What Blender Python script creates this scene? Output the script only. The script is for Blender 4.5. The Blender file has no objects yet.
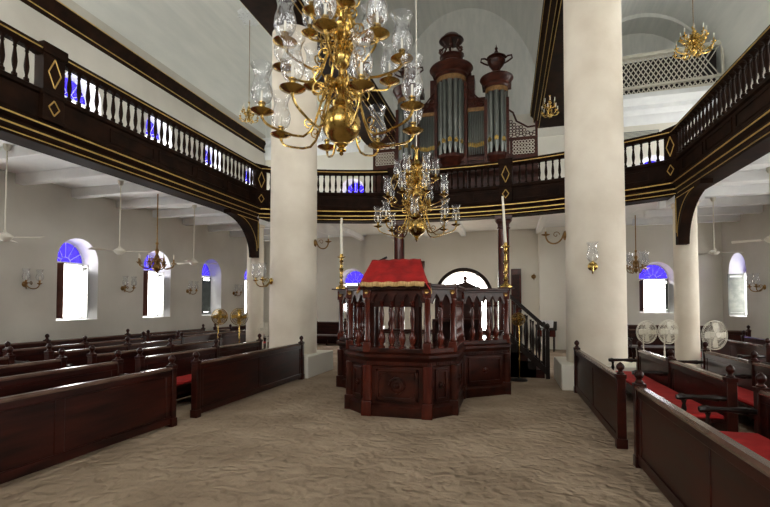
import bpy, math, random
from math import sin, cos, pi, radians, sqrt, atan2
from mathutils import Vector, Matrix
random.seed(7)
S = bpy.context.scene
COL = S.collection

# ------------------------------------------------------------------ materials
def new_mat(name):
    m = bpy.data.materials.new(name); m.use_nodes = True
    nt = m.node_tree; nt.nodes.clear()
    out = nt.nodes.new('ShaderNodeOutputMaterial')
    return m, nt, out
def principled(name, c1, c2=None, scale=4.0, rough=0.5, metal=0.0, stretch=(1,1,1), bump=0.0, bscale=30.0,
               coat=0.0, spec=0.5, rough2=None, detail=4.0, bdist=0.01, contrast=(0.35, 0.65)):
    m, nt, out = new_mat(name)
    b = nt.nodes.new('ShaderNodeBsdfPrincipled'); nt.links.new(b.outputs[0], out.inputs[0])
    b.inputs['Roughness'].default_value = rough; b.inputs['Metallic'].default_value = metal
    b.inputs['Coat Weight'].default_value = coat; b.inputs['Coat Roughness'].default_value = 0.15
    b.inputs['Specular IOR Level'].default_value = spec
    tc = nt.nodes.new('ShaderNodeTexCoord'); mp = nt.nodes.new('ShaderNodeMapping')
    mp.inputs['Scale'].default_value = stretch
    nt.links.new(tc.outputs['Object'], mp.inputs[0])
    if c2 is None: c2 = tuple(x*0.85 for x in c1)
    n = nt.nodes.new('ShaderNodeTexNoise'); n.inputs['Scale'].default_value = scale; n.inputs['Detail'].default_value = detail
    nt.links.new(mp.outputs[0], n.inputs['Vector'])
    r = nt.nodes.new('ShaderNodeValToRGB')
    r.color_ramp.elements[0].position = contrast[0]; r.color_ramp.elements[1].position = contrast[1]
    r.color_ramp.elements[0].color = (*c1, 1); r.color_ramp.elements[1].color = (*c2, 1)
    nt.links.new(n.outputs['Fac'], r.inputs[0]); nt.links.new(r.outputs[0], b.inputs['Base Color'])
    if rough2 is not None:
        mr = nt.nodes.new('ShaderNodeMapRange'); mr.inputs['To Min'].default_value = rough; mr.inputs['To Max'].default_value = rough2
        nt.links.new(n.outputs['Fac'], mr.inputs[0]); nt.links.new(mr.outputs[0], b.inputs['Roughness'])
    if bump:
        n2 = nt.nodes.new('ShaderNodeTexNoise'); n2.inputs['Scale'].default_value = bscale; n2.inputs['Detail'].default_value = 5
        nt.links.new(mp.outputs[0], n2.inputs['Vector'])
        bp = nt.nodes.new('ShaderNodeBump'); bp.inputs['Strength'].default_value = bump; bp.inputs['Distance'].default_value = bdist
        nt.links.new(n2.outputs['Fac'], bp.inputs['Height']); nt.links.new(bp.outputs[0], b.inputs['Normal'])
    return m

M = {}
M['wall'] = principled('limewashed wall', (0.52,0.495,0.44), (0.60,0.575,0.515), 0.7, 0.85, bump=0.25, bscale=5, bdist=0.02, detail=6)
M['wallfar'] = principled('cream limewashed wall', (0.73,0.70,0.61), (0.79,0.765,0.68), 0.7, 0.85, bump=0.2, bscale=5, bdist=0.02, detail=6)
M['reveal'] = principled('white window reveal', (0.82,0.82,0.82), (0.86,0.86,0.86), 2, 0.7)
M['column'] = principled('column plaster', (0.69,0.62,0.51), (0.81,0.75,0.64), 1.1, 0.75, bump=0.35, bscale=4, bdist=0.03, detail=7)
M['white'] = principled('white paint', (0.82,0.84,0.85), (0.88,0.90,0.90), 3, 0.5, bump=0.1, bscale=8)
M['ceilw'] = principled('white ceiling boards', (0.74,0.755,0.72), (0.82,0.825,0.785), 2, 0.6, stretch=(4,0.3,1), bump=0.2, bscale=4)
M['wood'] = principled('polished mahogany', (0.012,0.0022,0.0012), (0.038,0.006,0.0028), 2.2, 0.30, stretch=(2,0.6,5), bump=0.12, bscale=22, coat=0.0, spec=0.24, rough2=0.42, bdist=0.004)
M['woodred'] = principled('red mahogany', (0.042,0.006,0.0035), (0.088,0.014,0.007), 3, 0.25, stretch=(4,4,0.7), bump=0.1, bscale=20, coat=0.1, spec=0.4, bdist=0.004)
M['bimah'] = principled('carved bimah mahogany', (0.014,0.0034,0.002), (0.050,0.010,0.005), 2.5, 0.27, stretch=(1.5,1.5,2.5), bump=0.15, bscale=26, coat=0.0, spec=0.26, rough2=0.38, bdist=0.004)
M['woodcap'] = principled('highlight pale mahogany', (0.085,0.045,0.032), (0.14,0.085,0.065), 6, 0.25, stretch=(1,0.4,1), coat=0.3, bump=0.05)  # window highlights on the pew caps, put into a paler base colour
M['gal'] = principled('dark stained gallery wood', (0.009,0.0045,0.0025), (0.022,0.009,0.0045), 3, 0.6, bump=0.12, bscale=25, coat=0.0, spec=0.07, bdist=0.004)
M['organ'] = principled('organ case mahogany', (0.028,0.007,0.004), (0.07,0.017,0.009), 4, 0.32, stretch=(1,1,3), bump=0.2, bscale=30, coat=0.0, spec=0.3, bdist=0.006)
M['blackwood'] = principled('near black wood', (0.008,0.005,0.004), (0.018,0.010,0.008), 5, 0.3, spec=0.35, bump=0.1)
M['gold'] = principled('gilded line', (0.55,0.36,0.10), (0.70,0.48,0.16), 9, 0.42, metal=0.7)
M['giltcarve'] = principled('dull gilt carving', (0.16,0.085,0.025), (0.28,0.15,0.05), 14, 0.5, metal=0.3, bump=0.6, bscale=40)
M['brass'] = principled('polished brass', (0.42,0.27,0.07), (0.62,0.43,0.14), 7, 0.2, metal=1.0, rough2=0.32)
M['brassdark'] = principled('tarnished brass', (0.22,0.12,0.04), (0.38,0.23,0.08), 12, 0.34, metal=1.0)
M['tin'] = principled('organ pipe tin', (0.10,0.11,0.10), (0.17,0.18,0.165), 3, 0.36, metal=0.75, stretch=(1,1,0.4))
M['sand'] = None
M['red'] = principled('red velvet', (0.27,0.004,0.004), (0.46,0.010,0.008), 5, 0.85, bump=0.5, bscale=26, bdist=0.012)
M['cushion'] = principled('red seat cloth', (0.40,0.012,0.012), (0.52,0.022,0.020), 6, 0.9, bump=0.2, bscale=40)
M['fringe'] = principled('cream gold fringe', (0.42,0.24,0.08), (0.70,0.48,0.22), 60, 0.8, stretch=(1,1,0.1), bump=0.5, bscale=90)
M['candle'] = principled('ivory wax', (0.80,0.76,0.64), (0.86,0.82,0.72), 5, 0.45)
M['fanwhite'] = principled('cream painted metal', (0.66,0.63,0.53), (0.72,0.69,0.60), 6, 0.4)
M['paper'] = principled('white paper', (0.80,0.81,0.82), (0.72,0.73,0.75), 14, 0.7)
M['black'] = principled('black metal', (0.012,0.012,0.013), (0.02,0.02,0.02), 8, 0.4)
M['shutter'] = principled('grey green shutter paint', (0.05,0.06,0.055), (0.08,0.095,0.085), 6, 0.5)
M['shutterdk'] = principled('red brown shutter paint', (0.11,0.035,0.022), (0.16,0.055,0.035), 6, 0.5)
M['shutterlt'] = principled('pale grey shutter paint', (0.10,0.11,0.10), (0.16,0.17,0.15), 6, 0.5)
M['greyseat'] = principled('worn grey wood', (0.22,0.20,0.21), (0.32,0.30,0.31), 5, 0.5)
M['vent'] = principled('grey vent metal', (0.20,0.22,0.22), (0.25,0.27,0.27), 5, 0.5)

def sand_mat():
    m, nt, out = new_mat('trodden sand')
    b = nt.nodes.new('ShaderNodeBsdfPrincipled'); nt.links.new(b.outputs[0], out.inputs[0])
    b.inputs['Roughness'].default_value = 0.95; b.inputs['Specular IOR Level'].default_value = 0.2
    tc = nt.nodes.new('ShaderNodeTexCoord')
    n = nt.nodes.new('ShaderNodeTexNoise'); n.inputs['Scale'].default_value = 1.2; n.inputs['Detail'].default_value = 8
    nt.links.new(tc.outputs['Object'], n.inputs['Vector'])
    r = nt.nodes.new('ShaderNodeValToRGB')
    r.color_ramp.elements[0].position = 0.35; r.color_ramp.elements[1].position = 0.68
    r.color_ramp.elements[0].color = (0.31,0.235,0.165,1); r.color_ramp.elements[1].color = (0.46,0.36,0.26,1)
    nt.links.new(n.outputs['Fac'], r.inputs[0]); nt.links.new(r.outputs[0], b.inputs['Base Color'])
    # footprints: warped voronoi hollows plus fine grains
    w = nt.nodes.new('ShaderNodeTexNoise'); w.inputs['Scale'].default_value = 3.5; w.inputs['Detail'].default_value = 2
    nt.links.new(tc.outputs['Object'], w.inputs['Vector'])
    mx = nt.nodes.new('ShaderNodeMix'); mx.data_type = 'VECTOR'; mx.inputs['Factor'].default_value = 0.28
    nt.links.new(tc.outputs['Object'], mx.inputs['A']); nt.links.new(w.outputs['Color'], mx.inputs['B'])
    v = nt.nodes.new('ShaderNodeTexVoronoi'); v.feature = 'SMOOTH_F1'; v.inputs['Scale'].default_value = 10.5
    nt.links.new(mx.outputs['Result'], v.inputs['Vector'])
    n3 = nt.nodes.new('ShaderNodeTexNoise'); n3.inputs['Scale'].default_value = 20; n3.inputs['Detail'].default_value = 6
    nt.links.new(tc.outputs['Object'], n3.inputs['Vector'])
    b1 = nt.nodes.new('ShaderNodeBump'); b1.inputs['Strength'].default_value = 0.85; b1.inputs['Distance'].default_value = 0.085
    b2 = nt.nodes.new('ShaderNodeBump'); b2.inputs['Strength'].default_value = 0.6; b2.inputs['Distance'].default_value = 0.025
    nt.links.new(v.outputs['Distance'], b1.inputs['Height'])
    nt.links.new(n3.outputs['Fac'], b2.inputs['Height']); nt.links.new(b1.outputs[0], b2.inputs['Normal'])
    nt.links.new(b2.outputs[0], b.inputs['Normal'])
    return m
M['sand'] = sand_mat()

def glass_mat(name, tint, amount_t, gloss_r, white, facing=0.35):
    m, nt, out = new_mat(name)
    t = nt.nodes.new('ShaderNodeBsdfTransparent'); t.inputs[0].default_value = (*tint, 1)
    g = nt.nodes.new('ShaderNodeBsdfGlossy'); g.inputs['Roughness'].default_value = gloss_r
    d = nt.nodes.new('ShaderNodeBsdfDiffuse'); d.inputs[0].default_value = (*white, 1)
    lw = nt.nodes.new('ShaderNodeLayerWeight'); lw.inputs[0].default_value = facing
    m1 = nt.nodes.new('ShaderNodeMixShader'); m2 = nt.nodes.new('ShaderNodeMixShader')
    tc = nt.nodes.new('ShaderNodeTexCoord'); n = nt.nodes.new('ShaderNodeTexNoise'); n.inputs['Scale'].default_value = 25
    nt.links.new(tc.outputs['Object'], n.inputs[0])
    bp = nt.nodes.new('ShaderNodeBump'); bp.inputs['Strength'].default_value = 0.35; bp.inputs['Distance'].default_value = 0.01
    nt.links.new(n.outputs['Fac'], bp.inputs['Height']); nt.links.new(bp.outputs[0], g.inputs['Normal'])
    m1.inputs[0].default_value = amount_t
    nt.links.new(t.outputs[0], m1.inputs[1]); nt.links.new(d.outputs[0], m1.inputs[2])
    nt.links.new(lw.outputs['Facing'], m2.inputs[0])
    nt.links.new(m1.outputs[0], m2.inputs[1]); nt.links.new(g.outputs[0], m2.inputs[2])
    nt.links.new(m2.outputs[0], out.inputs[0])
    return m
M['glass'] = glass_mat('clear blown glass', (0.96,0.97,0.98), 0.07, 0.08, (0.85,0.86,0.92), 0.28)
M['blue'] = glass_mat('cobalt blue glass', (0.10,0.075,0.42), 0.10, 0.2, (0.05,0.04,0.55), 0.05)

# ------------------------------------------------------------------ mesh builder
class MB:
    def __init__(s): s.v = []; s.f = []; s.m = Matrix.Identity(4)
    def add(s, vs, fs):
        o = len(s.v); s.v += [tuple(s.m @ Vector(p)) for p in vs]; s.f += [tuple(i+o for i in f) for f in fs]
    def box(s, x0, y0, z0, x1, y1, z1):
        s.add([(x0,y0,z0),(x1,y0,z0),(x1,y1,z0),(x0,y1,z0),(x0,y0,z1),(x1,y0,z1),(x1,y1,z1),(x0,y1,z1)],
              [(0,3,2,1),(4,5,6,7),(0,1,5,4),(1,2,6,5),(2,3,7,6),(3,0,4,7)])
        return s
    def lathe(s, prof, c=(0,0,0), n=16, a0=0.0, a1=2*pi, wob=None, caps=True):
        full = abs(a1-a0-2*pi) < 1e-6; k = n if full else n+1
        vs = []
        for j, (r, z) in enumerate(prof):
            for i in range(k):
                a = a0+(a1-a0)*i/n
                rr = r*(1+(wob(a, j) if wob else 0))
                vs.append((c[0]+rr*cos(a), c[1]+rr*sin(a), c[2]+z))
        fs = []
        for j in range(len(prof)-1):
            for i in range(n):
                i2 = (i+1) % k
                fs.append((j*k+i, j*k+i2, (j+1)*k+i2, (j+1)*k+i))
        if caps:
            if prof[0][0] > 1e-4: fs.append(tuple(range(k))[::-1])
            if prof[-1][0] > 1e-4: fs.append(tuple((len(prof)-1)*k+i for i in range(k)))
        s.add(vs, fs); return s
    def prism(s, poly, z0, z1):
        n = len(poly)
        s.add([(x,y,z0) for x,y in poly]+[(x,y,z1) for x,y in poly],
              [tuple(range(n))[::-1], tuple(range(n,2*n))]+[(i,(i+1)%n,(i+1)%n+n,i+n) for i in range(n)])
        return s
    def slab(s, poly, a0, a1, axis='y'):
        # polygon in a vertical plane, thickened along axis ; poly = (u,z)
        n = len(poly)
        if axis == 'y': vs = [(u,a0,z) for u,z in poly]+[(u,a1,z) for u,z in poly]
        else: vs = [(a0,u,z) for u,z in poly]+[(a1,u,z) for u,z in poly]
        s.add(vs, [tuple(range(n)), tuple(range(n,2*n))[::-1]]+[(i,i+n,(i+1)%n+n,(i+1)%n) for i in range(n)])
        return s
    def tube(s, pts, r, n=6, taper=None):
        pts = [Vector(p) for p in pts]; vs = []; k = len(pts)
        up = None
        for i, p in enumerate(pts):
            t = (pts[min(i+1,k-1)]-pts[max(i-1,0)])
            if t.length < 1e-9: t = Vector((0,0,1))
            t.normalize()
            if up is None:
                up = Vector((0,0,1)) if abs(t.z) < 0.9 else Vector((1,0,0))
            a = t.cross(up); 
            if a.length < 1e-6: a = t.orthogonal()
            a.normalize(); b = a.cross(t).normalized(); up = b
            rr = r if taper is None else taper[i]
            for j in range(n):
                q = 2*pi*j/n; vs.append(tuple(p+a*rr*cos(q)+b*rr*sin(q)))
        fs = [(i*n+j, i*n+(j+1)%n, (i+1)*n+(j+1)%n, (i+1)*n+j) for i in range(k-1) for j in range(n)]
        fs += [tuple(range(n))[::-1], tuple((k-1)*n+j for j in range(n))]
        s.add(vs, fs); return s
    def ring(s, c, R, r, normal=(0,0,1), n=24, m=5, a0=0, a1=2*pi):
        N = Vector(normal).normalized(); A = N.orthogonal().normalized(); B = N.cross(A)
        pts = [Vector(c)+A*R*cos(a0+(a1-a0)*i/n)+B*R*sin(a0+(a1-a0)*i/n) for i in range(n+1)]
        return s.tube(pts, r, m)
    def sweep(s, path, prof, closed=False):
        P = [Vector((p[0],p[1])) for p in path]; n = len(P); k = len(prof); vs = []
        for i in range(n):
            if closed: d0 = (P[i]-P[i-1]).normalized(); d1 = (P[(i+1)%n]-P[i]).normalized()
            else:
                d0 = (P[i]-P[i-1]).normalized() if i > 0 else (P[1]-P[0]).normalized()
                d1 = (P[i+1]-P[i]).normalized() if i < n-1 else d0
            n0 = Vector((-d0.y,d0.x)); n1 = Vector((-d1.y,d1.x)); mt = (n0+n1).normalized()
            mt = mt/max(0.3, mt.dot(n0))
            for o, z in prof: q = P[i]+mt*o; vs.append((q.x,q.y,z))
        fs = []
        for i in range(n if closed else n-1):
            j = (i+1) % n
            for a in range(k):
                b = (a+1) % k; fs.append((i*k+a, j*k+a, j*k+b, i*k+b))
        if not closed: fs += [tuple(range(k)), tuple((n-1)*k+a for a in range(k))[::-1]]
        s.add(vs, fs); return s
    def build(s, name, mat, parent=None, loc=(0,0,0), ang=35, bevel=0):
        me = bpy.data.meshes.new(name); me.from_pydata(s.v, [], s.f); me.update()
        me.materials.append(M[mat] if isinstance(mat, str) else mat)
        me.shade_smooth(); me.set_sharp_from_angle(angle=radians(ang))
        import bmesh
        bm = bmesh.new(); bm.from_mesh(me); bmesh.ops.recalc_face_normals(bm, faces=bm.faces); bm.to_mesh(me); bm.free()
        o = bpy.data.objects.new(name, me); COL.objects.link(o); o.location = loc
        if parent is not None: o.parent = parent
        if bevel:
            b = o.modifiers.new('edge', 'BEVEL'); b.width = bevel; b.segments = 2; b.limit_method = 'ANGLE'
        return o

def tag(o, label, cat, group=None, kind=None):
    if label: o['label'] = label
    if cat: o['category'] = cat
    if group: o['group'] = group
    if kind: o['kind'] = kind
    return o
def thing(name, label, cat, loc=(0,0,0), rz=0, group=None):
    o = bpy.data.objects.new(name, None); COL.objects.link(o); o.location = loc; o.rotation_euler = (0,0,rz)
    o.empty_display_size = 0.2
    return tag(o, label, cat, group)
def struct(o): o['kind'] = 'structure'; return o
def dup(o, parent=None, loc=None, rz=None, label=None, group=None):
    c = o.copy(); COL.objects.link(c); c.parent = parent
    if loc is not None: c.location = loc
    if rz is not None: c.rotation_euler = (0,0,rz)
    if label: c['label'] = label
    if group: c['group'] = group
    for ch in o.children: dup(ch, c)
    return c
def bez(p0, p1, p2, p3, n=10):
    r = []
    for i in range(n+1):
        t = i/n; u = 1-t
        r.append(tuple(u**3*a+3*u*u*t*b+3*u*t*t*c+t**3*d for a,b,c,d in zip(p0,p1,p2,p3)))
    return r
def spiral(cx, cz, r0, r1, a0, a1, y=0, n=16):
    return [(cx+(r0+(r1-r0)*i/n)*cos(a0+(a1-a0)*i/n), y, cz+(r0+(r1-r0)*i/n)*sin(a0+(a1-a0)*i/n)) for i in range(n+1)]

# ------------------------------------------------------------------ constants (metres; nave axis = +Y, eye 1.75 m)
CX = -1.76
XL, XR = -11.17, 7.65
YB, YF = -3.5, 19.2
GW = 5.85; GY = 12.7
R_ = (GW**2+1.6**2)/3.2; ACY = 14.3-R_
def arcpt(off):  # off from centre line -> (x,y)
    return (CX+off, ACY+sqrt(R_**2-off**2))
ZG = 4.85  # gallery soffit
WINY = [1.0, 3.85, 6.7, 9.55, 12.4, 15.25, 18.1]

# ------------------------------------------------------------------ floor
struct(MB().box(XL-0.6, YB-0.6, -0.2, XR+0.6, YF+8, 0).build('floor', 'sand'))

# ------------------------------------------------------------------ walls with arched openings
def arch_outline(uc, w, z0, zs, zt, n=14):
    a = w/2; pts = [(uc+a, z0), (uc+a, zs)]
    for i in range(1, n): t = pi*i/n; pts.append((uc+a*cos(t), zs+(zt-zs)*sin(t)))
    pts += [(uc-a, zs), (uc-a, z0)]
    return pts
def arched_wall(name, mat, u0, u1, bands, P, thick=0.55):
    """bands: list of (v0,v1,[holes]); hole=(uc,w,z0,zs,zt); P(u,v,d)->xyz, d = depth outwards"""
    mb = MB(); rv = MB()
    for v0, v1, holes in bands:
        cur = u0
        for (uc, w, z0, zs, zt) in sorted(holes):
            a = w/2
            mb.add([P(cur,v0,0),P(uc-a,v0,0),P(uc-a,v1,0),P(cur,v1,0)], [(0,1,2,3)])
            if z0 > v0+1e-4: mb.add([P(uc-a,v0,0),P(uc+a,v0,0),P(uc+a,z0,0),P(uc-a,z0,0)], [(0,1,2,3)])
            ol = arch_outline(uc, w, z0, zs, zt)
            top = ol[1:-1]
            for i in range(len(top)-1):
                p, q = top[i], top[i+1]
                mb.add([P(*p,0),P(p[0],v1,0),P(q[0],v1,0),P(*q,0)], [(0,1,2,3)])
            k = 0.87
            inn = [P(u,v,0) for u,v in ol]
            out = [P(uc+(u-uc)*k, z0+(v-z0)*0.965+0.01, thick) for u,v in ol]
            n = len(ol)
            rv.add(inn+out, [(i,(i+1)%n,(i+1)%n+n,i+n) for i in range(n)])
            cur = uc+a
        mb.add([P(cur,v0,0),P(u1,v0,0),P(u1,v1,0),P(cur,v1,0)], [(0,1,2,3)])
        # outer skin keeps daylight out of the masonry
        cur = u0
        for (uc, w, z0, zs, zt) in sorted(holes):
            a = w/2*0.87; zt2 = z0+(zt-z0)*0.965+0.01; zs2 = z0+(zs-z0)*0.965+0.01
            mb.add([P(cur,v0,thick),P(uc-a,v0,thick),P(uc-a,v1,thick),P(cur,v1,thick)], [(0,1,2,3)])
            if z0 > v0+1e-4: mb.add([P(uc-a,v0,thick),P(uc+a,v0,thick),P(uc+a,z0+0.01,thick),P(uc-a,z0+0.01,thick)], [(0,1,2,3)])
            top = arch_outline(uc, 2*a, z0+0.01, zs2, zt2)[1:-1]
            for i in range(len(top)-1):
                p, q = top[i], top[i+1]
                mb.add([P(*p,thick),P(p[0],v1,thick),P(q[0],v1,thick),P(*q,thick)], [(0,1,2,3)])
            cur = uc+a
        mb.add([P(cur,v0,thick),P(u1,v0,thick),P(u1,v1,thick),P(cur,v1,thick)], [(0,1,2,3)])
    o = mb.build(name, mat); struct(o)
    r = rv.build('window_reveal', 'reveal', o)
    return o
LOW = (1.2, 1.35, 2.95, 3.55); UPP = (1.2, 5.75, 7.5, 8.1)
holes_side = [(0,4.9,[(y,)+LOW for y in WINY]), (4.9,9.9,[(y,)+UPP for y in WINY])]
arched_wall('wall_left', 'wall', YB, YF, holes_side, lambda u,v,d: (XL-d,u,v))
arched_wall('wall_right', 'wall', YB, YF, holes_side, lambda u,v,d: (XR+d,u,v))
FARW = [-6.75, 5.5]
far_low = [(x,1.2,1.45,2.8,3.4) for x in FARW]+[(CX-0.02,2.35,0.0,2.1,3.27)]
far_up = [(x,1.2,5.6,6.9,7.5) for x in FARW]
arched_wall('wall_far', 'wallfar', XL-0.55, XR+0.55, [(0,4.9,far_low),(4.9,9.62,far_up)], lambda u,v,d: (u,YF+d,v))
# upper far wall (lunettes); the one over the screened loft is a deep arched recess
up = MB()
A = lambda u,v,d: (u,YF+d,v)
def lun(u0,u1): up.add([A(u0,9.62,0),A(u1,9.62,0),A(u1,15,0),A(u0,15,0)],[(0,1,2,3)])
lun(XL-0.55, 2.6); lun(7.5, XR+0.55)
ol = arch_outline(5.05, 4.9, 9.62, 10.2, 12.95, 20)[1:-1]
for i in range(len(ol)-1):
    p, q = ol[i], ol[i+1]; up.add([A(*p,0),A(p[0],15,0),A(q[0],15,0),A(*q,0)],[(0,1,2,3)])
olf = arch_outline(5.05, 4.9, 9.62, 10.2, 12.95, 20); n = len(olf)
up.add([A(*p,0) for p in olf]+[A(*p,1.1) for p in olf], [(i,(i+1)%n,(i+1)%n+n,i+n) for i in range(n)]+[tuple(range(n,2*n))])
struct(up.build('wall_far', 'ceilw'))
# wall behind the camera, unseen; its tall upper windows are added to let light in
BX = (-8.5,-3.2,-0.2,5.0)
back_up = [(x,2.0,5.6,8.2,9.2) for x in BX]
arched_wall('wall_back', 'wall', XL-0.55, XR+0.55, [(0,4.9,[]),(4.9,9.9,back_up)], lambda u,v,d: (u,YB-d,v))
struct(MB().box(XL-0.55,YB-0.55,9.9,XR+0.55,YB,15.2).build('wall_back','wall'))

# ------------------------------------------------------------------ vaults
def vault(name, x0, x1, zs, b, n=36):
    mb = MB(); c = (x0+x1)/2; a = (x1-x0)/2
    pi_ = [(c-a*cos(pi*i/n), zs+b*sin(pi*i/n)) for i in range(n+1)]
    vs = [(x,YB,z) for x,z in pi_]+[(x,YF+0.02,z) for x,z in pi_]
    mb.add(vs, [(i,i+1,i+n+2,i+n+1) for i in range(n)])
    vs = [(c+(x-c)*1.03,YB,z+0.1) for x,z in pi_]+[(c+(x-c)*1.03,YF+0.02,z+0.1) for x,z in pi_]
    mb.add(vs, [(i,i+1,i+n+2,i+n+1) for i in range(n)])
    return struct(mb.build(name, 'ceilw', ang=60))
vault('ceiling', XL-0.05, -5.9, 9.6, 3.4)
vault('ceiling', -4.95, 1.45, 9.6, 4.9)
vault('ceiling', 2.4, XR+0.05, 9.6, 3.5)
struct(MB().box(XL-0.8,YB-0.8,15,XR+0.8,YF+3,15.2).build('ceiling','white'))
struct(MB().box(XL-0.7,YB-0.5,9.85,XL-0.55,YF+0.5,15.1).build('wall_left','wall'))
struct(MB().box(XR+0.55,YB-0.5,9.85,XR+0.7,YF+2.6,15.1).build('wall_right','wall'))

# cornices and architraves
cprof = [(0.02,9.02),(-0.05,9.02),(-0.08,9.10),(-0.08,9.15),(-0.14,9.22),(-0.15,9.30),(-0.22,9.38),(-0.23,9.47),(0.02,9.5)]
o = MB().sweep([(XL,YB),(XL,YF)], cprof).build('trim_1','gal'); struct(o)
g = MB()
for zz, oo in ((9.10,-0.082),(9.46,-0.228)): g.sweep([(XL,YB),(XL,YF)], [(oo,zz-0.012),(oo-0.012,zz-0.012),(oo-0.012,zz+0.012),(oo,zz+0.012)])
g.build('gold_line','gold',o)
o = MB().sweep([(XR,YF),(XR,YB)], cprof).build('trim_2','gal'); struct(o)
for k, xc in enumerate((-5.38, 1.87)):
    mb = MB(); mb.box(xc-0.58,YB,8.85,xc+0.58,YF,9.75)
    for sgn in (-1,1):
        pr = [(0.0,8.98),(-0.07,9.0),(-0.09,9.14),(-0.18,9.24),(-0.20,9.40),(-0.30,9.50),(-0.32,9.66),(0,9.7)]
        x = xc+sgn*0.58
        mb.sweep([(x,YF),(x,YB)] if sgn < 0 else [(x,YB),(x,YF)], pr)
    o = mb.build('trim_%d' % (3+k),'gal'); struct(o)
    g = MB()
    for sgn in (-1,1):
        x = xc+sgn*0.58
        for zz, oo in ((9.0,0.072),(9.24,0.182),(9.50,0.302),(8.87,0.0)):
            xx = x+sgn*oo; g.box(min(xx,xx+sgn*0.014),YB,zz-0.012,max(xx,xx+sgn*0.014),YF,zz+0.012)
    g.build('gold_line','gold',o)
# pilasters on the far wall carrying the architraves
for k, xc in enumerate((-5.38,1.87)):
    struct(MB().box(xc-0.62,YF-0.25,0,xc+0.62,YF,8.5).box(xc-0.70,YF-0.32,8.5,xc+0.70,YF,8.85).build('trim_%d' % (5+k),'wallfar'))
# white cornice and loft screen on the far wall over the aisle with white fans
o = MB().sweep([(XR,YF),(2.55,YF)][::-1], [(0.02,8.7),(-0.02,8.7),(-0.12,8.9),(-0.12,9.05),(-0.3,9.2),(-0.3,9.35),(-0.80,9.45),(-0.80,9.62),(0.02,9.62)]).build('trim_7','white'); struct(o)
struct(MB().sweep([(-11.17,YF),(-5.95,YF)], [(0.02,8.7),(-0.02,8.7),(-0.12,8.9),(-0.12,9.05),(-0.3,9.2),(-0.3,9.35),(-0.42,9.45),(-0.42,9.62),(0.02,9.62)]).build('trim_8','white'))
sc = thing('lattice_screen','pale wooden diamond lattice parapet of the high loft under the vault','screen',(5.05,YF-0.55,9.62),radians(-5))
fr = MB().box(-2.5,-0.06,0,2.5,0.06,0.10).box(-2.5,-0.06,0.30,2.5,0.06,0.38).box(-2.5,-0.08,1.45,2.5,0.08,1.58).box(-2.5,-0.05,0,-2.42,0.05,1.5).box(2.42,-0.05,0,2.5,0.05,1.5)
fr.build('screen_frame','fanwhite',sc)
la = MB()
def strips(z0,z1,dirs):
    h = z1-z0; step = 0.165
    for k in range(-14, 52):
        for d,yy in ((1,-0.012),(-1,0.012)):
            x0 = -2.42+k*step if d > 0 else -2.42+k*step
            x1 = x0+d*h*0.62
            if min(x0,x1) < -2.42 or max(x0,x1) > 2.42: continue
            w = 0.02
            la.add([(x0-w,yy,z0),(x0+w,yy,z0),(x1+w,yy,z1),(x1-w,yy,z1),(x0-w,yy+0.012,z0),(x0+w,yy+0.012,z0),(x1+w,yy+0.012,z1),(x1-w,yy+0.012,z1)],
                   [(0,1,2,3),(7,6,5,4),(0,4,5,1),(1,5,6,2),(2,6,7,3),(3,7,4,0)])
strips(0.38,1.45,1); strips(0.10,0.30,1)
la.build('lattice','fanwhite',sc)
MB().box(-2.4,0.22,0,2.35,0.25,1.42).build('loft_dark_sheet','blackwood',sc)  # added dark sheet, stands in for the darkness of the loft behind the lattice
gb = thing('gabled_hatch','small white gabled hatch with dark sides behind the loft lattice','hatch',(4.6,YF+0.5,9.62))
MB().slab([(-0.45,0),(0.45,0),(0.45,1.25),(0,1.7),(-0.45,1.25)],-0.02,0.03).build('gable_board','white',gb)
MB().slab([(-0.55,1.15),(0,1.72),(1.4,1.1),(1.4,1.0),(0,1.62),(-0.5,1.05)],-0.08,0.3).build('gable_roof','blackwood',gb)
MB().slab([(0.45,0),(1.4,0),(1.4,1.0),(0.45,1.2)],0.4,0.45).build('hatch_side','blackwood',gb)
av = thing('air_vent','grey air vent on the far wall below the white loft cornice','vent',(4.9,YF-0.04,8.1))
MB().box(-0.75,-0.03,0,0.75,0.02,0.35).build('vent_frame','vent',av)
s_ = MB()
for i in range(6): s_.box(-0.7,-0.05,0.04+i*0.05,0.7,-0.02,0.055+i*0.05)
s_.build('slat','fanwhite',av)

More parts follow.
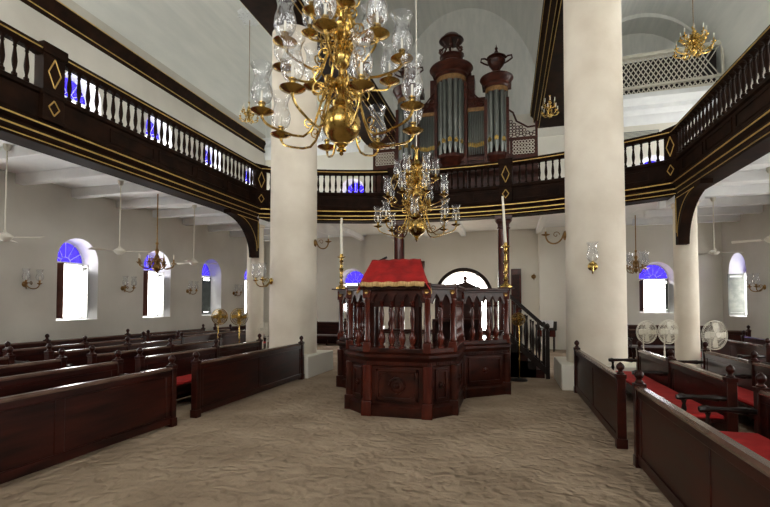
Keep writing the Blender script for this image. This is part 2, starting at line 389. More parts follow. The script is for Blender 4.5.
# ------------------------------------------------------------------ windows
wn = [0]
def window(P3, uc, w, z0, zs, zt, thick=0.5, mode='open', fan=True):
    """P3(u, d, z) -> world; frame sits at depth thick; shutters fold inwards"""
    wn[0] += 1
    W = w*0.87; a = W/2; zs2 = z0+(zs-z0)*0.965; zt2 = z0+(zt-z0)*0.965
    def conv(mb):
        mb.v = [P3(*p) for p in mb.v]; return mb
    # build in (u,d,z)
    fm = MB()
    fm.box(uc-a,thick-0.06,z0,uc-a+0.045,thick,zs2).box(uc+a-0.045,thick-0.06,z0,uc+a,thick,zs2)
    fm.box(uc-a,thick-0.06,zs2-0.03,uc+a,thick,zs2+0.035).box(uc-a,thick-0.06,z0,uc+a,thick,z0+0.05)
    N = 16
    arc = [(uc+a*cos(pi*i/N), thick-0.03, zs2+(zt2-zs2)*sin(pi*i/N)) for i in range(N+1)]
    fm.tube(arc, 0.025, 5)
    if fan:
        fm.tube([(uc+a*0.28*cos(pi*i/8), thick-0.03, zs2+(zt2-zs2)*0.28*sin(pi*i/8)) for i in range(9)], 0.014, 4)
        for i in range(1,6):
            t = pi*i/6; fm.tube([(uc+a*0.28*cos(t),thick-0.03,zs2+(zt2-zs2)*0.28*sin(t)),(uc+a*cos(t),thick-0.03,zs2+(zt2-zs2)*sin(t))],0.015,4)
    o = conv(fm).build('window_%d' % wn[0], 'white'); struct(o)
    if fan:
        gp = MB(); pl = [(p[0],p[2]) for p in arc]; gp.slab(pl, thick-0.035, thick-0.025)
        conv(gp).build('glass_pane','blue',o)
    zt_s = zs2-0.04
    def leaf(u_h, sgn, openang, matn, slats=True):
        mb = MB(); lw = a-0.03
        # local leaf along +s from hinge, thickness in t
        mb.box(0,-0.015,z0+0.05,0.05,0.015,zt_s); mb.box(lw-0.05,-0.015,z0+0.05,lw,0.015,zt_s)
        mb.box(0,-0.015,z0+0.05,lw,0.015,z0+0.12); mb.box(0,-0.015,zt_s-0.06,lw,0.015,zt_s)
        if slats:
            k = 22
            for i in range(k):
                z = z0+0.13+(zt_s-0.2-z0-0.13)*i/(k-1)
                mb.add([(0.05,-0.014,z),(lw-0.05,-0.014,z),(lw-0.05,0.014,z+0.07),(0.05,0.014,z+0.07),
                        (0.05,-0.014,z+0.008),(lw-0.05,-0.014,z+0.008),(lw-0.05,0.014,z+0.078),(0.05,0.014,z+0.078)],
                       [(0,1,2,3),(4,7,6,5),(0,4,5,1),(2,6,7,3),(1,5,6,2),(0,3,7,4)])
        else: mb.box(0.05,-0.008,z0+0.1,lw-0.05,0.008,zt_s-0.05)
        ca, sa = cos(openang), sin(openang)
        mb.v = [P3(u_h+sgn*(p[0]*ca)-sgn*p[1]*sa*1, thick-0.07-p[0]*sa+p[1]*ca, p[2]) for p in mb.v]
        return mb.build('shutter', matn, o)
    if mode == 'open':
        leaf(uc-a+0.03, 1, radians(88), 'shutterdk', False)
        leaf(uc+a-0.03, -1, radians(64), 'shutterlt')
    elif mode == 'closed':
        leaf(uc-a+0.03, 1, 0, 'shutter'); leaf(uc+a-0.03, -1, 0, 'shutter')
    elif mode == 'half':
        leaf(uc-a+0.03, 1, radians(8), 'shutterdk'); leaf(uc+a-0.03, -1, radians(95), 'shutterlt')
    return o
PL = lambda u,d,z: (XL-d,u,z)
PR = lambda u,d,z: (XR+d,u,z)
PF = lambda u,d,z: (u,YF+d,z)
PB = lambda u,d,z: (u,YB-d,z)
modes = {3:'open',4:'open',5:'closed',6:'half'}
for i, y in enumerate(WINY):
    if i >= 2:
        window(PL, y, *LOW, mode=modes.get(i,'open'))
        window(PL, y, *UPP, mode='none')
    if i >= 5:
        window(PR, y, *LOW, mode='half' if i == 6 else 'closed')
    if i >= 4: window(PR, y, *UPP, mode='none')
for x in FARW:
    window(PF, x, 1.2,1.45,2.8,3.4, mode='open')
    window(PF, x, 1.2,5.6,6.9,7.5, mode='none')
# far doorway with arched fanlight
dm = MB(); a = 1.0; zc = 2.1; c0 = CX-0.02
N = 24
for rr, tk in ((1.175,0.06),(1.10,0.03)):
    dm.tube([(c0+rr*cos(pi*i/N), YF+0.03, zc+rr*sin(pi*i/N)) for i in range(N+1)], tk, 6)
dm.box(c0-1.2,YF-0.03,0,c0-1.1,YF+0.1,zc).box(c0+1.1,YF-0.03,0,c0+1.2,YF+0.1,zc).box(c0-1.15,YF,zc-0.05,c0+1.15,YF+0.08,zc+0.05)
for i in range(1,6):
    t = pi*i/6; dm.tube([(c0+0.3*cos(t),YF+0.05,zc+0.3*sin(t)),(c0+1.1*cos(t),YF+0.05,zc+1.1*sin(t))],0.014,4)
dm.tube([(c0+0.32*cos(pi*i/10), YF+0.05, zc+0.32*sin(pi*i/10)) for i in range(11)],0.016,4)
do = dm.build('door_1','blackwood'); struct(do)
dl = thing('folded_door_leaf','tall brown folded door leaf against the far wall beside the arched doorway','door leaf',(0.17,YF-0.12,0),radians(-12))
MB().box(0,-0.03,0,0.40,0.03,3.22).build('leaf_board','woodred',dl,bevel=0.006)
MB().box(0.06,-0.045,0.2,0.34,-0.03,1.4).box(0.06,-0.045,1.6,0.34,-0.03,3.0).build('raised_panel','wood',dl,bevel=0.01)

# ------------------------------------------------------------------ gallery
arc_pts = [arcpt(-GW+2*GW*i/40) for i in range(41)]
Lp = [(CX-GW,YB),(CX-GW,GY)]; Rp = [(CX+GW,GY),(CX+GW,YB)]
fullp = [Lp[0]]+arc_pts+[Rp[1]]
# gallery slab = ceiling under it
poly = [(XL,YB),(CX-GW-0.05,YB)]+[(x,y+0.06) for x,y in arc_pts]+[(CX+GW+0.05,YB),(XR,YB),(XR,YF),(XL,YF)]
mbs = MB()
# build in pieces (convex strips)
mbs.box(XL,YB,ZG,CX-GW-0.02,YF,ZG+0.12).box(CX+GW+0.02,YB,ZG,XR,YF,ZG+0.12)
for i in range(40):
    p, q = arc_pts[i], arc_pts[i+1]
    mbs.prism([(p[0],p[1]+0.03),(q[0],q[1]+0.03),(q[0],YF),(p[0],YF)], ZG, ZG+0.12)
struct(mbs.build('ceiling','white'))
# joists
bn = 10
for side in (-1,1):
    y = 0.9
    while y < 19:
        if side < 0: bb = MB().box(XL,y-0.11,ZG-0.24,CX-GW-0.3,y+0.11,ZG)
        else: bb = MB().box(CX+GW+0.3,y-0.11,ZG-0.24,XR,y+0.11,ZG)
        struct(bb.build('trim_%d' % bn,'white',bevel=0.02)); bn += 1
        y += 1.416
for k in range(-3,4):
    x = CX+k*1.5+0.0
    y0 = arcpt(x-CX)[1]+0.5
    struct(MB().box(x-0.10,y0,ZG-0.20,x+0.10,YF,ZG).build('trim_%d' % bn,'white',bevel=0.02)); bn += 1

FAS = [(0.5,4.5),(0.06,4.5),(0.04,4.56),(0.0,4.60),(0.0,4.72),(-0.07,4.77),(-0.08,4.84),(-0.02,4.90),(0.0,4.92),(0.0,5.32),(-0.05,5.34),(-0.06,5.40),(-0.02,5.43),(0.14,5.43),(0.14,4.86),(0.5,4.86)]
RAIL = [(-0.06,6.00),(-0.10,6.05),(-0.10,6.11),(-0.06,6.17),(0.06,6.18),(0.11,6.12),(0.11,6.05),(0.07,6.00)]
def goldp(o,z,h=0.013): return [(o,z-h),(o-0.012,z-h),(o-0.012,z+h),(o,z+h)]
# one turned baluster mesh
bal = MB().lathe([(0.042,0),(0.042,0.045),(0.026,0.06),(0.022,0.10),(0.036,0.17),(0.042,0.24),(0.034,0.33),(0.024,0.42),(0.021,0.47),(0.032,0.49),(0.024,0.51),(0.030,0.54),(0.048,0.57),(0.075,0.59)], n=10)
bal_proto = bal.build('baluster','gal'); bal_proto.location = (0,0,5.42)
def put_post(parent, x, y, rz, first=True, wide=0.38):
    e = MB(); e.m = Matrix.Translation((x,y,0)) @ Matrix.Rotation(rz,4,'Z')
    # local: +x along path, -y faces nave
    e.box(-wide/2,-0.10,4.9,wide/2,0.12,6.03).box(-wide/2-0.03,-0.13,6.03,wide/2+0.03,0.15,6.21).box(-wide/2-0.02,-0.12,5.33,wide/2+0.02,0.1,5.41).box(-wide/2-0.02,-0.12,4.88,wide/2+0.02,0.1,4.94)
    p = e.build('post','gal',parent,bevel=0.008)
    for zc_, hh, ww in ((5.73,0.25,0.11),(5.13,0.13,0.095)):
        g = MB(); g.m = e.m
        q = [(0,zc_-hh),(ww,zc_),(0,zc_+hh),(-ww,zc_)]
        for i in range(4):
            a_, b_ = q[i], q[(i+1)%4]
            g.tube([(a_[0],-0.105,a_[1]),(b_[0],-0.105,b_[1])],0.013,4)
        g.build('gold_diamond','gold',p)
def balustrade(name, label, path, posts, spots):
    t_ = thing(name, label, 'balustrade', (0,0,0))
    f = MB().sweep(path, FAS).build('fascia','gal',t_)
    g = MB().sweep(path, goldp(-0.08,4.80)).sweep(path, goldp(0.0,4.66)).sweep(path, goldp(0.045,4.55,0.008))
    g.build('gold_line','gold',f)
    r = MB().sweep(path, RAIL).build('handrail','gal',t_)
    MB().sweep(path, goldp(-0.10,6.08,0.010)).build('gold_line','gold',r)
    for x,y,a_ in posts: put_post(t_, x, y, a_)
    n_ = 0
    for x,y in spots:
        c = bal_proto if bal_proto.parent is None and not bal_proto.get('used') else bal_proto.copy()
        if c is not bal_proto: COL.objects.link(c)
        bal_proto['used'] = 1
        c.parent = t_; c.location = (x,y,5.42)
        if 'used' in c: pass
    return t_
ys = []
y = 2.3
while y < 12.5:
    if abs(y-5.9) > 0.26: ys.append(y)
    y += 0.187
lt = balustrade('gallery_balustrade','long dark gold-lined gallery front over the pews beside the three arched windows',Lp,[(CX-GW,5.9,pi/2),],[(CX-GW+0.03,y) for y in ys])
rt = balustrade('gallery_balustrade','dark gold-lined gallery front with turned balusters above the cream pedestal fans',Rp,[],[(CX+GW-0.03,y) for y in ys if y > 7.2])
# arc
total = 2*math.asin(GW/R_); nb = int(total*R_/0.187); sp = []
poff = [-GW,-1.76,1.76,GW]
for i in range(1,nb):
    an = -total/2+total*i/nb; off = R_*sin(an)
    if all(abs(off-p)>0.26 for p in poff): x,y = arcpt(off); sp.append((x,y-0.03))
def ang(off): return -math.asin(off/R_)
posts = [(*arcpt(p),ang(p)) for p in (-1.76,1.76)]
posts += [(CX-GW+0.02,GY+0.02,radians(60)),(CX+GW-0.02,GY+0.02,radians(-60))]
ct = balustrade('gallery_balustrade','curved dark gallery front in front of the organ, gilt diamonds on its posts',arc_pts,posts,sp)
# raised panels on the fascias
def fpanel(parent, x, y, rz, w):
    e = MB(); e.m = Matrix.Translation((x,y,0)) @ Matrix.Rotation(rz,4,'Z')
    z0,z1 = 4.99,5.26
    for b_ in ((-w/2,z0,w/2,z0+0.025),(-w/2,z1-0.025,w/2,z1),(-w/2,z0,-w/2+0.025,z1),(w/2-0.025,z0,w/2,z1)):
        e.box(b_[0],-0.02,b_[1],b_[2],0.01,b_[3])
    e.build('panel_frame','gal',parent)
y = 2.5
while y < 12.2:
    if abs(y-5.9) > 0.9:
        fpanel(lt, CX-GW, y, pi/2, 1.15)
        if y > 6: fpanel(rt, CX+GW, y, -pi/2, 1.15)
    y += 1.3
for i in range(9):
    off = -4.9+i*1.225
    if abs(abs(off)-1.76) < 0.4: continue
    x,y = arcpt(off); fpanel(ct, x, y, ang(off), 0.95)

# curved brackets below the gallery corners
def bracket(x, label):
    t_ = thing('gallery_bracket',label,'bracket',(x,GY+0.05,3.25),0,None)
    pl = [(0,0),(0,1.25),(-1.55,1.25),(-1.55,1.15)]
    pl += [(-1.55+1.35*sin(t*pi/2/12), 1.15-1.15*(1-cos(t*pi/2/12))) for t in range(1,13)]
    mb = MB(); mb.slab(pl,-0.12,0.12,'x')
    mb.build('bracket_board','gal',t_)
    g = MB()
    for sx in (-0.125,0.125):
        cur = [(sx,-1.2+1.06*sin(t*pi/2/10),1.16-0.96*(1-cos(t*pi/2/10))) for t in range(11)]
        g.tube([(sx,-0.08,0.30),(sx,-0.08,1.16),(sx,-1.2,1.16)],0.012,4)
        g.tube(cur,0.010,4)
    g.build('gold_outline','gold',t_)
bracket(CX-GW-0.12,'dark curved gallery bracket with gold outline beside the tall white column')
bracket(CX+GW+0.12,'dark curved gallery bracket with gold outline above the cream pedestal fans')

# columns
def big_col(x, y, label):
    t_ = thing('round_column',label,'column',(x,y,0)); t_['kind'] = 'thing'
    MB().lathe([(0.62,0.0),(0.61,0.5),(0.605,2.5),(0.595,5),(0.585,8.85)],n=64).build('shaft','column',t_)
    MB().box(-0.80,-0.80,0,0.80,0.80,0.52).build('plinth','wallfar',t_,bevel=0.02)
big_col(-5.38,10.71,'massive round cream plaster column behind the long pew with brass sconces')
big_col(1.87,10.71,'massive round warm plaster column beside the red-seated pews and bimah')
def small_col(x,y,label):
    t_ = thing('gallery_column',label,'column',(x,y,0)); t_['kind'] = 'thing'
    MB().lathe([(0.30,0),(0.30,0.12),(0.275,0.16),(0.27,2.2),(0.262,4.25),(0.30,4.28),(0.30,4.35)],n=32).build('shaft','column',t_)
    MB().box(-0.33,-0.33,4.35,0.33,0.33,4.5).build('capital','white',t_)
small_col(-7.93,13.05,'slender round white column under the gallery bracket, behind the brass fans')
small_col(4.42,13.1,'slender round white column under the gallery, behind the cream fans')
def wood_col(x,y,label):
    t_ = thing('wooden_column',label,'column',(x,y,0)); t_['kind'] = 'thing'
    MB().lathe([(0.22,0),(0.22,0.2),(0.175,0.26),(0.172,4.1)],n=24).build('shaft','woodred',t_)
    MB().lathe([(0.172,4.1),(0.2,4.12),(0.2,4.16),(0.175,4.18),(0.18,4.26),(0.24,4.34),(0.24,4.40)],n=24).box(-0.26,-0.26,4.40,0.26,0.26,4.5).build('capital','organ',t_)
wood_col(CX-1.67,14.45,'red-brown wooden column under the organ gallery, behind the red-draped desk')
wood_col(CX+1.67,14.45,'red-brown wooden column under the organ gallery, behind the tall brass candlestick')

# ------------------------------------------------------------------ organ
og = thing('pipe_organ','tall carved mahogany pipe organ on the curved gallery','organ',(CX,15.0,4.97)); og.scale = (1.05,1.0,1.04)
def oz(z): return z-4.97
cs = MB()
cs.box(-1.75,0.15,0,1.75,0.9,oz(8.1)).box(-1.15,0.16,oz(8.1),1.15,0.8,oz(8.55)).box(-0.45,0.1,oz(8.1),0.45,0.8,oz(9.5)).box(-1.72,0.1,oz(8.1),-1.1,0.8,oz(8.9)).box(1.1,0.1,oz(8.1),1.72,0.8,oz(8.9))
cs.box(-1.8,-0.1,0,1.8,0.2,oz(6.5)).box(-1.85,-0.16,oz(6.42),1.85,0.1,oz(6.55))
cs.box(0.42,0.25,oz(8.6),0.72,0.75,oz(9.35)).box(-0.72,0.25,oz(8.6),-0.42,0.75,oz(9.35))
cs.build('case','organ',og,bevel=0.01)
for sx in (-1,1):
    for xx in (0.47,1.08,1.74):
        MB().box(sx*xx-0.045,-0.22,0,sx*xx+0.045,0.2,oz(8.3 if xx>0.5 else 8.95)).build('pilaster','organ',og,bevel=0.008)
def tower(cx, r, zb, zt, npipe, flare):
    MB().lathe([(r*0.5,oz(zb)-0.45),(r*0.95,oz(zb)-0.15),(r*1.08,oz(zb)-0.1),(r*1.08,oz(zb))],(cx,0.02,0),16,pi,2*pi).build('tower_base','organ',og)
    cn = MB().lathe([(r*1.04,oz(zt)-0.02),(r*1.10,oz(zt)+0.02),(r*1.08,oz(zt)+0.20),(r*1.22,oz(zt)+0.26),(r*1.22,oz(zt)+0.32),(r*1.50,oz(zt)+0.42),(r*1.66,oz(zt)+0.5),(r*1.62,oz(zt)+0.54),(r*1.3,oz(zt)+0.60),(r*1.15,oz(zt)+0.6)],(cx,0.05,0),20,pi-0.25,2*pi+0.25)
    cn.box(cx-r*1.45,0,oz(zt)+0.38,cx+r*1.45,0.6,oz(zt)+0.56).build('cornice','organ',og)
    MB().lathe([(r*1.12,oz(zt)+0.03),(r*1.13,oz(zt)+0.17)],(cx,0.05,0),16,pi,2*pi,caps=False).build('gilt_carving','giltcarve',og)
    MB().lathe([(r*1.3,oz(zt)+0.5),(r*0.9,oz(zt)+0.56)],(cx,0.05,0),16).build('cornice_top','organ',og)
    for i in range(npipe):
        a_ = pi+pi*(i+0.5)/npipe; pr = r*0.9*pi/npipe/2*0.93
        pipe(cx+r*0.9*cos(a_), 0.02+r*0.9*sin(a_), pr, oz(zb), oz(zt)+0.02, a_, 0.26-0.08*abs(i-(npipe-1)/2)/npipe*2)
def pipe(x,y,r,z0,z1,a_,mz):
    p = MB().lathe([(r*0.35,z0),(r,z0+0.28),(r,z1)],(x,y,0),10).build('pipe','tin',og)
    g = MB(); g.m = Matrix.Translation((x,y,z0+0.10+mz)) @ Matrix.Rotation(a_+pi/2,4,'Z')
    g.slab([(-r*0.75,0),(r*0.75,0),(r*0.75,0.10),(0,0.16),(-r*0.75,0.10)],-r*1.04,-r*0.80)
    g.build('pipe_mouth','brass',p)
tower(0,0.42,6.65,9.0,7,1)
tower(1.41,0.31,6.6,8.5,5,1); tower(-1.41,0.31,6.6,8.5,5,1)
for sx in (-1,1):
    for i in range(9):
        x = sx*(0.53+0.50*(i+0.5)/9); zt = 8.1
        pipe(x,-0.02,0.026,oz(6.65),oz(zt),3*pi/2,0.16-0.012*(4-abs(i-4)) )
    fg = MB(); fg.box(min(sx*0.5,sx*1.06),-0.06,oz(8.02),max(sx*0.5,sx*1.06),0.1,oz(8.14))
    fg.build('gilt_carving','giltcarve',og)
    fr = MB()
    fr.slab([(sx*0.5,oz(8.14)),(sx*1.06,oz(8.14)),(sx*1.06,oz(8.35)),(sx*0.8,oz(8.45)),(sx*0.5,oz(8.85))],0.05,0.12)
    for k in range(3):
        fr.ring((sx*(0.62+k*0.16),0.02,oz(8.52-k*0.11)),0.075,0.018,(0,1,0),14,4)
        fr.ring((sx*(0.60+k*0.17),0.02,oz(8.30-k*0.02)),0.055,0.015,(0,1,0),12,4)
    fr.tube([(sx*0.5,0.0,oz(8.86)),(sx*0.62,0.0,oz(8.72)),(sx*0.8,0,oz(8.5)),(sx*0.95,0,oz(8.38)),(sx*1.06,0,oz(8.4))],0.025,5)
    fr.build('fretwork','organ',og)
    # side wings
    wg = MB(); x0,x1 = sx*1.78, sx*2.62
    wg.box(min(x0,x1),0.0,0,max(x0,x1),0.35,oz(6.45))
    wg.box(min(x0,x1),0.05,oz(6.45),max(x0,x1),0.12,oz(6.52)).box(min(x0,x1),0.03,oz(7.02),max(x0,x1),0.14,oz(7.10))
    wg.box(x1-0.07 if sx>0 else x1,0.02,oz(6.4),x1 if sx>0 else x1+0.07,0.15,oz(7.55))
    for k in range(8):
        xx = x0+sx*(0.05+k*0.10); wg.ring((xx,0.08,oz(7.18+0.05*(k%2))),0.05,0.014,(0,1,0),10,4)
        h = 0.42*(1-k/7)**1.3
        for q in range(int(h/0.10)): wg.ring((xx,0.08,oz(7.32+q*0.1)),0.048,0.013,(0,1,0),10,4)
    wg.tube([(x0,0.08,oz(8.0)),(x0+sx*0.12,0.08,oz(7.9)),(x0+sx*0.22,0.08,oz(7.62)),(x0+sx*0.4,0.08,oz(7.5)),(x0+sx*0.55,0.08,oz(7.4)),(x0+sx*0.84,0.08,oz(7.42))],0.03,5)
    wg.build('side_wing','organ',og)
    pn = MB(); wg2 = MB().box(min(x0,x1)+0.02,0.0,oz(6.45),max(x0,x1)-0.02,0.3,oz(7.05)).build('wing_panel','organ',og)
    for k in range(7):
        for q in range(4): pn.ring((x0+sx*(0.15+k*0.09),-0.01,oz(6.6+q*0.11)),0.045,0.011,(0,1,0),8,4)
    pn.build('fretwork','fanwhite',og)
# urn on the side towers
for sx in (-1,1):
    u = MB().lathe([(0.14,oz(9.06)),(0.14,oz(9.12)),(0.06,oz(9.18)),(0.05,oz(9.26)),(0.12,oz(9.34)),(0.24,oz(9.50)),(0.28,oz(9.62)),(0.22,oz(9.70)),(0.30,oz(9.73)),(0.20,oz(9.80)),(0.08,oz(9.88)),(0.03,oz(9.98)),(0.05,oz(10.03)),(0.02,oz(10.08)),(0,oz(10.18))],(sx*1.41,0.1,0),18)
    for q in (-1,1):
        u.tube([(sx*1.41+q*0.24,0.1,oz(9.52)),(sx*1.41+q*0.36,0.1,oz(9.58)),(sx*1.41+q*0.48,0.1,oz(9.66)),(sx*1.41+q*0.46,0.1,oz(9.76)),(sx*1.41+q*0.34,0.1,oz(9.75)),(sx*1.41+q*0.26,0.1,oz(9.68))],0.028,5)
    u.build('urn','organ',og)
# crest on the middle tower: open scrolled canopy with a domed cap and a bell
cr = MB().lathe([(0.42,oz(9.55)),(0.42,oz(9.72)),(0.34,oz(9.78)),(0.34,oz(9.92)),(0.38,oz(9.95)),(0.38,oz(9.98))],(0,0.12,0),24)
for k in range(6):
    a_ = pi/6+k*pi/3
    pts = [(0.30*cos(a_),0.12+0.30*sin(a_),oz(9.96)),(0.42*cos(a_),0.12+0.42*sin(a_),oz(10.06)),(0.30*cos(a_),0.12+0.30*sin(a_),oz(10.2)),(0.20*cos(a_),0.12+0.2*sin(a_),oz(10.32)),(0.30*cos(a_),0.12+0.30*sin(a_),oz(10.47))]
    cr.tube(pts,0.035,6); cr.ring((0.36*cos(a_),0.12+0.36*sin(a_),oz(10.12)),0.06,0.02,(-sin(a_),cos(a_),0),10,4)
cr.lathe([(0.36,oz(10.46)),(0.40,oz(10.50)),(0.38,oz(10.54)),(0.30,oz(10.60)),(0.24,oz(10.68)),(0.12,oz(10.73)),(0,oz(10.75))],(0,0.12,0),20)
cr.build('crest','organ',og)
MB().lathe([(0.13,oz(9.98)),(0.09,oz(10.08)),(0.07,oz(10.2)),(0.04,oz(10.26)),(0,oz(10.27))],(0,0.12,0),14).build('crest_bell','fanwhite',og)

# ------------------------------------------------------------------ pews
def finial(mb, x, y, z):
    mb.lathe([(0.045,0),(0.048,0.015),(0.028,0.03),(0.026,0.045),(0.046,0.07),(0.05,0.095),(0.040,0.12),(0.018,0.14),(0.0,0.15)],(x,y,z),10)
def pew(name, label, x, y0, y1, side, seat=True, posts=None, H=0.88, group=None, mat='wood', yaw=0, mats='cushion', arms=True):
    """back board runs along local Y; side=+1: sitter faces +X, -1: faces -X"""
    t_ = thing(name, label, 'bench' if name == 'bench' else 'pew', (x,y0,0), yaw, group); L = y1-y0
    pan = MB().box(-0.018,0,0.10,0.018,L,H-0.02); pan.build('back_panel', mat, t_)
    f = MB().box(-0.035,0,0.04,0.035,L,0.15).box(-0.030,0,H-0.12,0.030,L,H-0.03)
    n_ = max(1, round(L/1.9))
    for i in range(1,n_): yy = L*i/n_; f.box(-0.026,yy-0.06,0.12,0.026,yy+0.06,H-0.06)
    f.box(-0.027,0.01,0.12,0.027,0.14,H-0.06).box(-0.027,L-0.14,0.12,0.027,L-0.01,H-0.06)
    f.build('back_frame', mat, t_, bevel=0.008)
    cap = MB(); cap.slab([(-0.045,H-0.035),(-0.05,H-0.015),(-0.03,H+0.008),(0.03,H+0.008),(0.05,H-0.015),(0.045,H-0.035)],0.0,L)
    cap.build('cap_rail','woodcap',t_)
    plist = posts if posts is not None else [0, L]
    for yy in plist:
        p = MB().box(-0.052,yy-0.045,0,0.052,yy+0.045,H+0.02).box(-0.062,yy-0.055,0,0.062,yy+0.055,0.12).box(-0.06,yy-0.053,H-0.02,0.06,yy+0.053,H+0.03)
        finial(p, 0, yy, H+0.03); p.build('end_post','wood',t_,bevel=0.006)
        if seat and arms:
            am = MB()
            am.tube([(side*0.03,yy,0.66),(side*0.12,yy,0.66),(side*0.14,yy,0.66),(side*0.30,yy,0.665),(side*0.46,yy,0.66),(side*0.50,yy,0.66),(side*0.56,yy,0.655)],0.03,8,[0.03,0.03,0.042,0.026,0.03,0.045,0.03])
            am.lathe([(0.03,0.42),(0.018,0.45),(0.03,0.52),(0.018,0.58),(0.03,0.63)],(side*0.48,yy,0),8)
            am.build('armrest','blackwood',t_)
    if seat:
        def bx(mb,xa,ya,za,xb,yb,zb): mb.box(min(xa,xb),ya,za,max(xa,xb),yb,zb); return mb
        s_ = MB(); bx(s_,side*0.03,0.02,0.36,side*0.52,L-0.02,0.40); bx(s_,side*0.46,0.02,0.24,side*0.49,L-0.02,0.36)
        s_.build('seat','wood',t_,bevel=0.006)
        c = MB(); bx(c,side*0.05,0.04,0.402,side*0.51,L-0.04,0.455); c.build('seat_cushion',mats,t_,bevel=0.02)
        for yy in (0.08, L/2, L-0.08):
            lg = MB(); bx(lg,side*0.40,yy-0.03,0,side*0.46,yy+0.03,0.36); lg.build('leg','wood',t_)
    return t_
ordn = ['first','second','third','fourth','fifth','sixth']
# side of the nave with the arched-window wall: local +X faces nave
pew('pew_front_board','long mahogany pew front running out of view on the arched-window side of the aisle',-4.70,0.4,5.52,1,False,H=0.85)
pew('pew_front_board','mahogany pew front ending at the plinth of the cream column with sconces',-4.70,6.05,9.78,1,False,H=0.85)
DESC = ['second row','third row','fourth row','fifth row','last row']
rows = [-5.82,-6.94,-8.06,-9.25,-10.75]
desc1 = DESC
for i, x in enumerate(rows):
    g1 = 5.67; g2 = 6.10+0.12*i
    pew('pew', 'pew partly out of view, %s of the near block toward the arched windows' % desc1[i], x,1.2,g1-0.0,1)
    pw = [0, 8.1-g2, 9.8-g2]
    if x == -10.75:
        pew('pew','mahogany pew against the wall below the second arched window',x,6.2,14.2,1,arms=False,posts=[0,2.2,4.6,8.0])
    else:
        pew('pew', 'mahogany pew with turned finials, %s of the middle block by the brass fans' % desc1[i], x,g2,9.8,1,posts=pw)
for i,x in enumerate([-8.75,-9.75]):
    pew('pew','mahogany pew toward the window wall, %s from the slender column by the brass fans' % ['one row','two rows'][i],x,10.5,14.4,1)
pew('pew','dark pew below the blue-lit window with closed shutters, against the wall',-10.75,14.9,17.9,1,arms=False)
pew('bench','grey-seated bench along the far wall between the big column and the bimah',-6.9,18.75,18.75+1.4,-1,yaw=pi/2,mat='wood',mats='greyseat',H=1.0)
for o_ in []: pass
pew('bench','dark bench along the far wall beyond the brass fans',-8.45,18.75,18.75+1.9,-1,yaw=pi/2,mat='wood',mats='greyseat',H=1.0)
# fix facing of benches: yaw pi/2 makes local +X -> +Y; turned so that the seat faces the room
# other side of the nave
pew('pew_front_board','mahogany pew front board running out of view, closest to the red-cushioned seats',1.38,0.2,5.47,-1,False,H=0.87)
pew('pew_front_board','mahogany pew front ending at the warm plaster column beside the sandy aisle',1.34,6.13,9.72,-1,False,H=0.87)
rowsR = [2.5,3.62,4.74,5.86,7.2]
for i, x in enumerate(rowsR):
    pew('pew','red-cushioned pew, %s of the near block toward the cream fans' % ['second row','third row','fourth row','fifth row','back row'][i],x,1.5,5.47,-1)
    y1 = 9.85
    pew('pew','red-cushioned pew with finials, %s of the middle block before the cream fans' % ['second row','third row','fourth row','fifth row','back row'][i],x,6.13,y1,-1,posts=[0,8.1-6.13,y1-6.13])
for i,x in enumerate([5.3,6.3,7.25]):
    pew('pew','mahogany pew beyond the cream fans, %s from the slender column' % ['one row','two rows','three rows'][i],x,11.3,14.6,-1)
pew('bench','dark pew along the far wall below the window with the open white view',7.1,18.8,18.8+4.2,-1,yaw=pi/2,mat='wood',mats='greyseat',H=1.0)
pew('bench','dark pew standing crosswise before the far wall, behind the slender column with fans',7.2,16.4,16.4+3.4,-1,yaw=pi/2,mat='wood',mats='greyseat',H=0.95)
# ------------------------------------------------------------------ bimah
bm = thing('bimah','large dark mahogany reading platform with gothic balustrade on the sand','platform',(0,0,0))
BP = [(-3.46,12.4),(-3.46,9.15),(-2.58,8.6),(-2.58,7.28),(-2.16,6.9),(-1.19,6.9),(-0.84,7.3),(-0.84,8.6),(-0.02,9.25),(-0.02,12.4)]
# path order goes so that left normal points ... (down the west side, along the front, up the east side)
bp_closed = BP
base = MB().sweep(bp_closed, [(0.0,0.0),(-0.05,0.0),(-0.05,0.16),(-0.01,0.20),(-0.01,0.78),(-0.03,0.80),(-0.03,0.86),(-0.06,0.90),(-0.09,0.93),(-0.09,0.97),(-0.04,1.0),(0.14,1.0),(0.14,0.0)], closed=True)
bo = base.build('base','bimah',bm)
MB().prism([(-3.4,9.2),(-2.5,8.62),(-2.5,7.32),(-2.13,6.98),(-1.22,6.98),(-0.92,7.34),(-0.92,8.63),(-0.08,9.3),(-0.08,12.35),(-3.4,12.35)],0.88,0.98).build('deck','woodred',bm)
def edge_frame(a_, b_):
    d = Vector((b_[0]-a_[0],b_[1]-a_[1])); L = d.length; rz = atan2(d.y,d.x)
    return Matrix.Translation((a_[0],a_[1],0)) @ Matrix.Rotation(rz,4,'Z'), L
